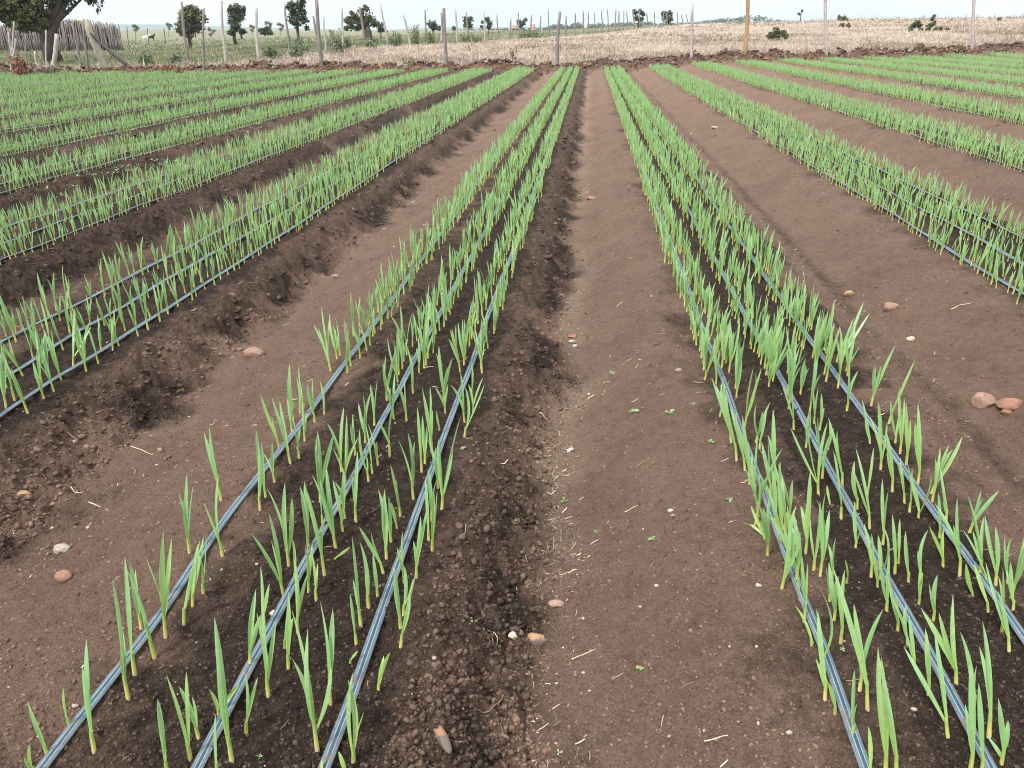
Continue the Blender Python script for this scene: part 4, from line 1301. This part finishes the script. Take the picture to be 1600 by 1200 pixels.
def tree(name, label, D, base_px, trunk, clumps, mat, cat='tree', size=0.16, dens=1.0, droop=0.0, group=None, bark=None, limbs=()):
    """trunk: [(px, py, radius m)...]; clumps: (px, py, radius px, [squash])"""
    o = dpt(base_px, D)
    if group == B:
        o = gpt(base_px, max(q[1] + q[2] * (q[3] if len(q) > 3 else .9) for q in clumps) + (10 if trunk and name == 'thin_tree' else 0)); D = math.hypot(o[0], o[1])
    root = empty(name, tuple(o), label, cat, group)
    ppm = 1447.0 / D
    mb = MB()
    if trunk:
        P = [o - np.array([0, 0, .15])] + [above(px, py, o) for px, py, _ in trunk]
        tube(mb, np.array(P) - o, [trunk[0][2] * 1.25] + [q[2] for q in trunk], 8, wob=.12)
        for lb in limbs:
            P = [above(px, py, o) + np.array([0, oy, 0]) for px, py, _, oy in lb]
            tube(mb, np.array(P) - o, [q[2] for q in lb], 6, wob=.12)
        hub = above(trunk[-1][0], trunk[-1][1], o)
    cl = []
    for q in clumps:
        r = q[2] * (1.25 if group == G and name != 'pepper_tree' else 1.1) / ppm; c = above(q[0], q[1], o) + np.array([0, rng.uniform(-.5, .5) * r, 0])
        cl.append((c, r, q[3] if len(q) > 3 else 0.9))
        if trunk:
            mid = (hub + c) / 2 + rng.normal(0, .1, 3) * r
            tube(mb, np.array([hub, mid, c]) - o, [trunk[-1][2] * .55, trunk[-1][2] * .3, .01], 5)
    if trunk: mb.build('trunk', bark or M_BARK, root)
    mb = MB()
    sz = size * .75
    for c, r, sq in cl:
        for _ in range(int(16 + 6 * dens)):
            d = rng.normal(0, 1, 3); d /= np.linalg.norm(d); rs = r * rng.uniform(.25, .5)
            n = int(max(8, 1.0 * math.pi * rs * rs / (.72 * sz * sz)))
            leaves(mb, c - o + d * r * rng.uniform(.1, .85) * np.array([1, 1, sq]), rs * np.array([1, 1, sq]), n, sz, droop, rng.uniform(.0, 1.0))
    mb.build('crown' if trunk else 'foliage', mat, root)
    return root


G = 'trees in the pasture beyond the fence'
B = 'bushes in the dry stubble'
tree('pepper_tree', 'big dark drooping tree with thick forked trunk at the left edge', 46, 78, [(76, 70, .33), (74, 58, .32), (74, 48, .30)],
     [(10, 22, 15), (28, 12, 17), (45, 22, 15), (22, 30, 12), (55, 10, 16), (66, 24, 12), (75, 33, 10), (40, 36, 10), (60, 36, 9), (34, 42, 8), (48, 42, 8), (58, 44, 7), (70, 40, 7), (68, 30, 10), (78, 22, 9), (84, 12, 9), (24, 38, 8), (8, 32, 9), (10, 5, 16), (50, -8, 20), (80, 6, 11), (84, -14, 20), (20, -16, 22), (112, -18, 18), (135, -10, 14), (-14, 8, 18), (-12, -14, 20), (60, -34, 22), (100, -36, 20), (12, -38, 20)],
     M_LEAFOLIVE, size=.13, dens=3.0, droop=.5, group=G, limbs=[[(76, 60, .26, 0), (86, 40, .17, 0), (94, 22, .12, 0), (104, 0, .12, 0), (112, -18, .07, 0)], [(72, 58, .2, 0), (62, 44, .13, .3), (55, 20, .10, .6), (50, -8, .07, .6)]])
pt = [o for o in bpy.data.objects if o.name == 'pepper_tree'][0]
mb = MB()
for px, py, l in ((104, 2, 14), (108, 12, 10), (101, 16, 8), (113, 6, 10), (118, 4, 8), (125, 0, 6), (138, 3, 8), (150, 2, 10), (155, 12, 10), (158, 4, 12), (162, 0, 8), (152, 18, 6), (98, 4, 10), (106, 20, 5)):
    c = above(px, py, np.array(pt.location)) - np.array(pt.location)
    leaves(mb, c, np.array([.07, .10, l / 31 * .6]), 16, .075, .9, rng.uniform(.1, .6), 2.0)
mb.build('hanging_sprays', M_LEAFDARK, pt)
tree('thicket_tree', 'round bushy tree with brownish dry top and thin trunks, between two fence posts', 78, 296, [(296, 62, .14), (297, 54, .12)],
     [(290, 30, 12), (306, 30, 12), (298, 22, 12), (284, 48, 8), (310, 40, 9), (300, 44, 11), (288, 40, 9), (295, 53, 7)], M_LEAFOLIVE, size=.17, dens=2.2, group=G, limbs=[[(296, 64, .08, 0), (302, 55, .07, 0), (304, 45, .05, 0)]])
tt = bpy.data.objects['thicket_tree']; mb = MB()
for px, py in ((290, 14), (298, 11), (305, 13), (312, 18), (296, 17), (303, 18)):
    leaves(mb, above(px, py, np.array(tt.location)) - np.array(tt.location), np.array([.32, .3, .22]), 90, .12, -.5, rng.random(), 2.2)
o = mb.build('dry_twigs', M_LEAFDRY, tt)
tree('dark_tree', 'dense dark green tree narrowing to two thick stems, second from the left beyond the posts', 84, 368, [(366, 60, .16), (366, 48, .14)],
     [(360, 16, 8), (370, 13, 8), (379, 17, 7), (366, 26, 10), (376, 28, 8), (369, 38, 9), (362, 50, 6), (379, 50, 5), (372, 44, 6)], M_LEAFDARK, size=.17, dens=2.2, group=G, limbs=[[(378, 61, .1, 0), (377, 54, .09, 0), (372, 42, .07, 0)]])
tree('dark_tree', 'tall dark tree with clear straight trunk behind a pale leaning post', 76, 466, [(466, 58, .13), (465, 46, .12), (464, 36, .1)],
     [(456, 8, 9), (468, 8, 9), (474, 18, 8), (458, 20, 9), (466, 28, 10), (456, 34, 6), (476, 31, 6), (480, 44, 3.5), (464, 40, 6), (472, 3, 6)], M_LEAFDARK, size=.16, dens=2.0, group=G)
tree('spreading_tree', 'olive flat topped spreading tree with a thick pale trunk at its right side', 82, 577, [(576, 60, .35), (575, 50, .33), (573, 42, .28)],
     [(545, 32, 8), (556, 28, 9), (568, 32, 9), (578, 30, 9), (585, 36, 6), (565, 18, 6), (572, 14, 6), (551, 42, 6), (559, 44, 5), (541, 44, 5), (548, 20, 3), (588, 37, 4)], M_LEAFOLIVE, size=.16, dens=2.1, group=G)
tree('small_tree', 'small dark round tree just right of the olive spreading tree', 110, 595, [(595, 54, .08), (595, 48, .07)], [(594, 40, 6), (597, 46, 5), (593, 47, 4)], M_LEAFDARK, size=.2, dens=1.6, group=G)
tree('round_bush', 'rounded grey green bush with a thin post before it, far left of centre', 120, 415, [], [(408, 48, 6), (416, 46, 7), (422, 50, 6), (413, 51, 6)], M_LEAFDARK, 'bush', size=.22, dens=1.6, group='far bushes')
tree('dark_tree', 'round topped green tree with two short stems left of the short thick forked post', 130, 676, [(676, 52, .1), (676, 45, .1)], [(672, 38, 6), (679, 38, 6), (676, 42, 6), (686, 44, 4)], M_LEAFDARK, size=.22, dens=1.8, group=G)
tree('small_tree', 'tiny dark tree right of the short thick forked post', 170, 709, [(709, 50, .07), (709, 46, .06)], [(709, 44, 4)], M_LEAFDARK, size=.25, dens=1.5, group=G)
tree('dark_tree', 'narrow dark tree crossed by a pale leaning post', 130, 731, [(731, 52, .09), (731, 45, .08)], [(727, 31, 5), (735, 30, 5), (729, 39, 5), (735, 41, 5), (731, 35, 6)], M_LEAFDARK, size=.2, dens=1.8, group=G)
tree('dark_tree', 'narrow dark tree behind an upright pale post, paired with a thinner sapling', 130, 763, [(763, 52, .09), (763, 45, .08)], [(761, 30, 5), (765, 36, 5), (763, 42, 5), (754, 35, 2.5), (753, 42, 2.5)], M_LEAFDARK, size=.2, dens=1.8, group=G)
tree('dark_tree', 'dark tree beside the orange roofed house', 210, 816, [(817, 46, .1), (817, 40, .1)], [(811, 34, 5), (821, 31, 4), (813, 40, 4), (818, 36, 4)], M_LEAFDARK, size=.28, dens=1.6, group=G)
tree('small_tree', 'low dark bush under the orange roof', 200, 805, [], [(803, 48, 4), (808, 49, 3.5)], M_LEAFDARK, 'bush', size=.28, dens=1.5, group='far bushes')
tree('dark_tree', 'upright dark clump of trees on the fence line, left of two', 126, 998, [(998, 40, .08), (998, 34, .08)], [(993, 20, 5), (1001, 19, 5), (995, 29, 5), (1001, 30, 5), (998, 38, 5), (1005, 22, 3)], M_LEAFDARK, size=.2, dens=2.0, group=G)
tree('dark_tree', 'dark square clump of trees behind four pale posts, right of two', 140, 1042, [(1042, 37, .08), (1042, 32, .08)], [(1037, 22, 4.5), (1046, 21, 5), (1039, 29, 5), (1047, 29, 5), (1043, 34, 4)], M_LEAFDARK, size=.2, dens=2.0, group=G)
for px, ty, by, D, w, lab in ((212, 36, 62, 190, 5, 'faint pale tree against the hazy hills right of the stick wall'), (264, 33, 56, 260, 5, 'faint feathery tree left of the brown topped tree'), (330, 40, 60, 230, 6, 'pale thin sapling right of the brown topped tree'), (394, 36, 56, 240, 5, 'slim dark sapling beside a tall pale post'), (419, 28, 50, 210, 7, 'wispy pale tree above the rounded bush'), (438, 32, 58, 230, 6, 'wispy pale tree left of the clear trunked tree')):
    tree('pale_tree', lab, D, px, [(px, (by + ty) / 2, .06)], [(px - w * .4, ty + w, w * .6), (px + w * .5, ty + w * 1.4, w * .6), (px, ty + w * 2.2, w * .6)], M_LEAFHAZED, size=.3, dens=.4, group='faint trees far off')
B = 'bushes in the dry stubble'
tree('round_bush', 'olive green rounded bush alone in the stubble right of the orange post', 95, 1213, [], [(1204, 55, 7), (1213, 48, 7), (1222, 52, 7), (1212, 56, 8), (1228, 57, 5)], M_LEAFOLIVE, 'bush', size=.13, dens=1.8, group=B)
tree('round_bush', 'dark round bush on the crest right of a tall pale post', 112, 1315, [(1316, 37, .05)], [(1312, 28, 4.5), (1319, 28, 4.5), (1323, 30, 2.5)], M_LEAFOLIVE, 'bush', size=.16, dens=1.8, group=B)
tree('low_bush', 'low flat olive bush just below the dark round bush on the crest', 106, 1321, [], [(1316, 39, 4), (1325, 40, 4)], M_LEAFOLIVE, 'bush', size=.13, dens=1.6, group=B)
tree('shrub_patch', 'spiky dark shrub on the left of the patch in the right stubble', 100, 1432, [], [(1428, 40, 4), (1433, 36, 5), (1437, 39, 4), (1424, 45, 4)], M_LEAFDARK, 'bush', size=.13, dens=1.6, droop=-.6, group=B)
tree('shrub_patch', 'tall thin dark shrub in the middle of the patch in the right stubble', 100, 1458, [], [(1457, 30, 3), (1459, 36, 4), (1452, 40, 4), (1460, 25, 2)], M_LEAFDARK, 'bush', size=.13, dens=1.6, droop=-.6, group=B)
tree('low_bush', 'low pale olive bush spreading under the two dark shrubs', 97, 1445, [], [(1438, 46, 5, .5), (1450, 46, 5, .5), (1462, 45, 4, .5), (1470, 44, 4, .6), (1480, 45, 3, .6), (1424, 47, 4, .5)], M_LEAFOLIVE, 'bush', size=.12, dens=1.3, group=B)
tree('low_bush', 'small dark bush on the skyline beside the tall pinkish post', 120, 1562, [], [(1562, 30, 3.5, .7)], M_LEAFOLIVE, 'bush', size=.14, dens=1.5, group=B)
tree('thin_tree', 'single thin bare topped tree on the skyline right of the wooded hill', 150, 1250, [(1251, 30, .06), (1251, 24, .05), (1253, 18, .04)], [(1248, 22, 2.5), (1253, 17, 1.8)], M_LEAFDARK, size=.14, dens=1.2, group=B)


def stalk_weed(label, px, by, ty, w, D, mat, n=26, cat='weed', group='tall weeds along the fences', spread=.5):
    o = dpt(px, D); mb = MB(); ppm = 1447. / D
    H = max(0.2, (by - ty) / ppm); W = w / ppm / 2
    for _ in range(n):
        x, y = rng.normal(0, W * .42), rng.normal(0, W * .42); h = H * rng.uniform(.45, 1.05); lx, ly = rng.normal(0, W * spread), rng.normal(0, W * spread)
        P = np.array([[x, y, -.05], [x + lx * .4, y + ly * .4, h * .55], [x + lx, y + ly, h]])
        tube(mb, P, [.010, .008, .004], 4, rnd=rng.uniform(.2, .7))
        for f in np.linspace(.2, 1, 7):
            leaves(mb, P[0] + (P[2] - P[0]) * f, [.05, .05, .07], 3, .058, -.35, rng.random(), 2.6)
    return tag(mb.build('tall_weed', mat, None) if False else _built(mb, 'tall_weed', mat, o), label, cat, group)


def _built(mb, name, mat, o):
    ob = mb.build(name, mat, None, (0, 0, 0)); ob.location = o
    return ob


for a in (('tall leafy green weed clump between the bent post and the next thin post', 527, 84, 50, 26, 46), ('low green weed clump left of the bent grey post', 472, 84, 62, 24, 47), ('dark weed clump at the foot of the thin pale post', 541, 82, 62, 12, 49),
          ('low green weed clump under the olive spreading tree', 580, 84, 68, 22, 50), ('green weed clump right of the leaning post by the bank', 618, 80, 56, 16, 53), ('tall dark green weed clump, left of two by the short forked post', 650, 80, 48, 14, 55), ('leafy green weed clump, right of two by the short forked post', 672, 78, 58, 15, 58),
          ('short green weed clump left of the small leaning posts', 727, 74, 60, 18, 64), ('low weeds right of the upright thin post', 745, 70, 60, 16, 68), ('bright green weed clump left of the middle post', 822, 66, 50, 18, 78), ('bright green weed clump close to the middle post', 836, 63, 49, 16, 80), ('grey green weed clump right of the cream corner post', 222, 100, 76, 18, 40), ('low dark weeds beside the first tall pale post', 268, 98, 80, 14, 40), ('small green weed clump below the clear trunked tree', 462, 92, 72, 16, 43), ('low green weed clump beside two pale posts', 420, 90, 70, 14, 43)):
    stalk_weed(*a, M_WEED)
stalk_weed('rust red dry shrub on the bank at the left edge', 20, 100, 66, 26, 34.5, M_LEAFRED, 40)
stalk_weed('pale straw tuft on the bank under the big tree at left', 56, 104, 88, 30, 35.0, M_DRYGRASS, 60)
stalk_weed('thin reddish dry weed left of the middle grey post', 806, 104, 66, 24, 36, M_LEAFRED, 4, spread=.8)
stalk_weed('small green weed on the bank left of the short forked post', 640, 100, 88, 14, 35.2, M_WEED, 14)
stalk_weed('orange brown dry weed on the bank right of the cream post', 256, 106, 95, 22, 34.5, M_LEAFRED, 18)
stalk_weed('golden dry grass heap on the bank at right', 1372, 92, 80, 30, 42, M_DRYGRASS, 26)


def grass_field(name, n, mat, label, cond, h0, h1, ymax):
    """blades strewn over the far land, spread evenly over the picture"""
    px = rng.uniform(-120, 1720, n); D = 1 / rng.uniform(1 / 160.0, 1 / 35.5, n)
    ang = np.array([math.atan2(*at_dist(q, 60, 1.0)[:2]) for q in np.linspace(-120, 1720, 200)])
    a = np.interp(px, np.linspace(-120, 1720, 200), ang)
    x, y = D * np.sin(a), D * np.cos(a)
    keep = (y > edge_y(x) + 0.5) & cond(x, y)
    x, y, D = x[keep], y[keep], D[keep]
    z = gh(x, y); n = len(x)
    h = rng.uniform(h0, h1, n) * (1 + 1.2 * (rng.random(n) < .05)); w = 0.00022 * D * rng.uniform(.6, 1.8, n) + .004
    V = np.zeros((n, 3, 4, 3))
    for j in range(3):
        aa = rng.uniform(0, 6.283, n); lx = rng.normal(0, .35, n) * h; ly = rng.normal(0, .35, n) * h; bx = rng.normal(0, .08, n); by = rng.normal(0, .08, n)
        dx, dy = np.cos(aa) * w, np.sin(aa) * w
        V[:, j, 0] = np.stack([x + bx - dx, y + by - dy, z - .02], -1); V[:, j, 1] = np.stack([x + bx + dx, y + by + dy, z - .02], -1)
        V[:, j, 2] = np.stack([x + bx + lx + dx * .5, y + by + ly + dy * .5, z + h * rng.uniform(.6, 1, n)], -1); V[:, j, 3] = np.stack([x + bx + lx - dx * .5, y + by + ly - dy * .5, z + h * rng.uniform(.6, 1, n)], -1)
    me = mesh_np(name, V.reshape(-1, 3), [np.arange(n * 12).reshape(-1, 4)], mat, {'rnd': np.repeat(np.clip(np.repeat(0.45 + 0.9 * fbm(x * 0.22, y * 0.10, 3) + 0.5 * fbm(x * 1.3, y * 0.6, 2), 3) + rng.uniform(-.35, .35, n * 3), 0, 1), 4)})
    tag(link(name, me), label, None, None, 'stuff')


grass_field('dry_grass', 60000, M_DRYGRASS, 'pale dry grass and stubble over the rising ground behind the field', lambda x, y: (fence_side(x, y) > rng.normal(-.3, .9, len(x))), .04, .17, 0)
grass_field('pasture_grass', 45000, M_GRASS, 'short green and straw coloured pasture grass left of the far fence', lambda x, y: fence_side(x, y) < rng.normal(.2, .8, len(x)), .05, .20, 0)


def build_crest_stalks():
    mb = MB()
    for _ in range(420):
        px = rng.uniform(1130, 1640); D = rng.uniform(112, 135); o = dpt(px, D); h = rng.uniform(.15, .8) ** 1.3
        l = rng.normal(0, .12)
        tube(mb, [o, o + np.array([l * .4, 0, h * .6]), o + np.array([l, 0, h])], [.022, .016, .008], 4, rnd=rng.random() * .6)
    tag(mb.build('crest_stalks', M_DRYGRASS), 'thin dry stalks standing along the stubble skyline', None, None, 'stuff')


build_crest_stalks()


def bank_straw():
    n = 5000; x = rng.uniform(-26, 25, n); y = edge_y(x) + rng.uniform(.2, 1.6, n) ; z = gh(x, y)
    mb = MB(); h = rng.uniform(.08, .34, n); w = .012
    lx, ly = rng.normal(0, .5, n) * h, rng.normal(0, .5, n) * h
    V = np.stack([np.stack([x - w, y, z - .02], -1), np.stack([x + w, y, z - .02], -1), np.stack([x + lx + w * .5, y + ly, z + h], -1), np.stack([x + lx - w * .5, y + ly, z + h], -1)], 1)
    me = mesh_np('bank_straw', V.reshape(-1, 3), [np.arange(4 * n).reshape(n, 4)], M_DRYGRASS, {'rnd': np.repeat(rng.random(n), 4)})
    tag(link('bank_straw', me), 'dry grass fringe on top of the dirt bank', None, None, 'stuff')


bank_straw()

# soil heaps and the short stump post on the bank
for px, py, wpx, hpx, lab in ((1433, 90, 22, 13, 'rounded heap of brown soil and roots beside the short stub post'), (1498, 84, 14, 8, 'small dark mound of soil left of the tall pinkish post'), (705, 103, 14, 9, 'dark clod heap right of the short forked post')):
    a = edge_hit(px, py); ppm = 1447. / math.hypot(a[0], a[1]); w, h = wpx / ppm / 2, hpx / ppm
    V = ICO3[0].copy(); o_ = rng.uniform(0, 40); V = V * (1 + .5 * fbm(V[:, 0] * 3 + o_, V[:, 1] * 3 + V[:, 2] * 2, 3))[:, None] * np.array([w, w * .8, h])
    me = mesh_np('soil_heap', V, [ICO3[1]], M_CLOD, {'dry': np.ones(len(V)), 'rnd': rng.random(len(V)) * .4, 'bank': np.ones(len(V))})
    tag(link('soil_heap', me, None, a), lab, 'soil heap', 'heaps on the bank')
a = edge_hit(1420, 92); mb = MB(); pole(mb, (0, 0, -.1), above(1421, 78, a) - a, .06, .055, .005)
tag(_built(mb, 'stub_post', M_POST_PALE, a), 'short pale stub post beside the soil heap on the bank', 'post')
for px, lab in ((416, 'tiny pale peg on the bank, left of two'), (427, 'tiny pale peg on the bank, right of two')):
    a = edge_hit(px, 112); mb = MB(); pole(mb, (0, 0, -.1), above(px, 103, a) - a, .04, .035, .005)
    tag(_built(mb, 'peg', M_POST_PALE, a), lab, 'peg', 'pegs on the bank')

# ------------------------------------------------------------------ far off: houses, animals, woods and hills
M_ROOF = simple('clay_roof', (0.30, 0.19, 0.14), 0.8); M_WALL = simple('plaster', (0.62, 0.52, 0.40), 0.85); M_TIN = simple('tin_roof', (0.45, 0.43, 0.40), 0.5)


def house(px, wpx, ty, D, mat, label):
    o = dpt(px, D); ppm = 1447. / D; w = wpx / ppm / 2; d = w * .8
    top = above(px, ty, o)[2] - o[2]; e = top * .62
    root = empty('farm_house', tuple(o), label, 'house', 'far farm buildings')
    mb = MB()
    mb.add([(-w, -d, -.5), (w, -d, -.5), (w, d, -.5), (-w, d, -.5), (-w, -d, e), (w, -d, e), (w, d, e), (-w, d, e), (-w, 0, top * .96), (w, 0, top * .96)], [(0, 1, 5, 4), (1, 2, 6, 5), (2, 3, 7, 6), (3, 0, 4, 7)], [(4, 8, 7), (5, 6, 9)])
    mb.build('wall', M_WALL, root, smooth=False)
    mb = MB(); k = 1.12
    for s in (-1, 1):
        mb.add([(-w * k, s * d * k, e * .94), (w * k, s * d * k, e * .94), (w * k, 0, top), (-w * k, 0, top), (-w * k, s * d * k, e * .94 + .12), (w * k, s * d * k, e * .94 + .12), (w * k, 0, top + .12), (-w * k, 0, top + .12)], [(0, 1, 2, 3), (4, 5, 6, 7), (0, 1, 5, 4), (1, 2, 6, 5), (3, 0, 4, 7)])
    mb.build('roof', mat, root, smooth=False)
    mb = MB()
    for c in (-.45, .4):
        mb.add([(w * c - .4, -d - .03, e * .35), (w * c + .4, -d - .03, e * .35), (w * c + .4, -d - .03, e * .75), (w * c - .4, -d - .03, e * .75), (w * c - .4, -d + .05, e * .35), (w * c + .4, -d + .05, e * .35), (w * c + .4, -d + .05, e * .75), (w * c - .4, -d + .05, e * .75)], [(0, 1, 2, 3), (0, 1, 5, 4), (1, 2, 6, 5), (2, 3, 7, 6), (3, 0, 4, 7)])
    mb.build('window', M_POST_DARK, root, smooth=False)


house(804, 9, 40, 300, M_ROOF, 'far house with an orange red roof left of the small dark tree')
house(832, 8, 38, 320, M_ROOF, 'far cream house with a reddish roof right of the small dark tree')
house(914, 6, 35, 420, M_TIN, 'tiny pale buff building against the blue treeline')


def animal(px, D, mat, label, s=1.0, face=1):
    o = dpt(px, D)
    V = [(-.42, 0, .62), (-.15, 0, .6), (.2, 0, .6), (.42, 0, .66), (.55, 0, .84), (.66, 0, .98), (.84, 0, .9)]
    E = [(i, i + 1) for i in range(6)]; Rr = [.17, .2, .21, .17, .11, .10, .055]
    def chain(start, pts, rs):
        p = start
        for q, r in zip(pts, rs):
            V.append(q); Rr.append(r); E.append((p, len(V) - 1)); p = len(V) - 1
    for sy in (-.12, .12):
        chain(3, [(.36, sy, .42), (.38, sy, .22), (.37, sy, .02)], [.075, .045, .04])
        chain(0, [(-.36, sy, .45), (-.46, sy, .25), (-.42, sy, .02)], [.095, .05, .04])
        chain(5, [(.62, sy * .9, 1.06)], [.025])
    chain(0, [(-.56, 0, .6), (-.6, 0, .42)], [.035, .02])
    me = bpy.data.meshes.new('animal'); me.from_pydata([(x * s * face, y * s, z * s) for x, y, z in V], E, []); me.update()
    ob = link('goat', me, None, o); me.materials.append(mat)
    md = ob.modifiers.new('skin', 'SKIN'); ob.modifiers.new('sub', 'SUBSURF').levels = 1
    for i, r in enumerate(Rr): me.skin_vertices[0].data[i].radius = (r * s, r * s)
    me.skin_vertices[0].data[2].use_root = True
    tag(ob, label, 'animal', 'animals grazing far off')


animal(228, 150, simple('white_coat', (0.7, 0.68, 0.64)), 'white grazing animal far off right of the stick wall', 1.0)
animal(236, 152, simple('black_coat', (0.025, 0.022, 0.02)), 'black grazing animal far off beside the white one', 1.05)
for px, ty, lab in ((231, 44, 'thin dark pole far off right of the stick wall, left of two'), (257, 44, 'thin dark pole far off right of the stick wall, right of two'), (199, 41, 'stubby pole at the right end of the stick wall')):
    o = dpt(px, 110); mb = MB(); pole(mb, (0, 0, -.1), above(px - 1, ty, o) - o, .06, .05, .02)
    tag(_built(mb, 'pole', M_POST_DARK, o), lab, 'pole', 'far poles')


def build_woods():
    mb = MB()
    def wood_at(px0, px1, D, fy, n, s):
        for _ in range(n):
            px = rng.uniform(px0, px1); DD = D * rng.uniform(.95, 1.1); o = dpt(px, DD); t = above(px, fy(px) + abs(rng.normal(0, 1.2)), o)
            h = max(2.0, t[2] - o[2]); r = min(h * .5, rng.uniform(2.2, 4.5) * DD / 800)
            leaves(mb, (o[0], o[1], t[2] - r * .7), [r, r, r * .75], 26, s, 0, rng.uniform(.1, .9), 1.2)
            leaves(mb, (o[0], o[1], t[2] - h * .6), [r * 1.2, r, h * .4], 26, s * 1.1, 0, rng.uniform(.0, .5), 1.2)
    wood_at(855, 1015, 850, lambda x: np.interp(x, [855, 868, 885, 905, 920, 950, 1015], [41, 36, 38, 34, 36, 35, 33]), 120, 1.1)
    wood_at(1085, 1240, 800, lambda x: np.interp(x, [1085, 1105, 1125, 1150, 1162, 1172, 1185, 1200, 1240], [34, 30, 28, 27, 22, 25, 23, 28, 33]), 110, 1.0)
    wood_at(1000, 1100, 900, lambda x: 34 + 0 * x, 60, 1.1)
    wood_at(560, 860, 1100, lambda x: np.interp(x, [560, 640, 700, 860], [50, 47, 46, 42]), 130, 1.3)
    wood_at(180, 560, 1200, lambda x: 53 + 0 * x, 150, 1.4)
    tag(mb.build('far_woods', M_LEAFDARK), 'far blue grey woods along the horizon', None, None, 'stuff')


build_woods()


def build_hills():
    cols = np.linspace(-700, 2300, 240); rows = [3200, 3500, 4000, 4600, 5200, 6000]
    top = np.interp(cols, [-700, 0, 150, 260, 420, 600, 640, 700, 790, 860, 1000, 1200, 2300], [44, 40, 37, 38, 43, 48, 44, 43, 42, 42, 40, 42, 44])
    V = []
    for k, D in enumerate(rows):
        f = [0, .35, .75, 1, .8, .2][k]
        for j, px in enumerate(cols):
            q = at_dist(px, top[j], 4600.0); x, y = q[0] * D / 4600, q[1] * D / 4600
            zt = q[2] + 3.0 * float(vnoise(np.array([px * .02]), np.array([D * .003]))[0]) * f
            V.append((x, y, 6 + (zt - 6) * f))
    n = len(cols); idx = np.arange(len(V)).reshape(len(rows), n)
    Q = np.stack([idx[:-1, :-1], idx[:-1, 1:], idx[1:, 1:], idx[1:, :-1]], -1).reshape(-1, 4)
    me = mesh_np('hills', V, [Q], simple('hill', (0.07, 0.085, 0.05), 0.95, .4, .004))
    tag(link('hills', me), 'low hazy blue hills on the horizon', None, None, 'structure')


build_hills()

# ------------------------------------------------------------------ the air: far things fade to blue
def build_haze():
    lo, hi = np.array([-5600.0, -60.0, -12.0]), np.array([5600.0, 6300.0, 46.0])
    V = [(x, y, z) for x in (lo[0], hi[0]) for y in (lo[1], hi[1]) for z in (lo[2], hi[2])]
    m = bpy.data.materials.new('haze_air'); m.use_nodes = True; nt = m.node_tree; nt.nodes.clear()
    out = nt.nodes.new('ShaderNodeOutputMaterial'); v = nt.nodes.new('ShaderNodeVolumePrincipled')
    v.inputs['Color'].default_value = (0.74, 0.87, 1.0, 1); v.inputs['Density'].default_value = HAZE; v.inputs['Anisotropy'].default_value = 0.2
    nt.links.new(v.outputs['Volume'], out.inputs['Volume'])
    me = bpy.data.meshes.new('haze'); me.from_pydata(V, [], [(0, 1, 3, 2), (4, 6, 7, 5), (0, 4, 5, 1), (2, 3, 7, 6), (0, 2, 6, 4), (1, 5, 7, 3)]); me.update(); me.materials.append(m)
    tag(link('haze', me), 'thin pale haze in the air', None, None, 'stuff')


HAZE = 0.00020
build_haze()
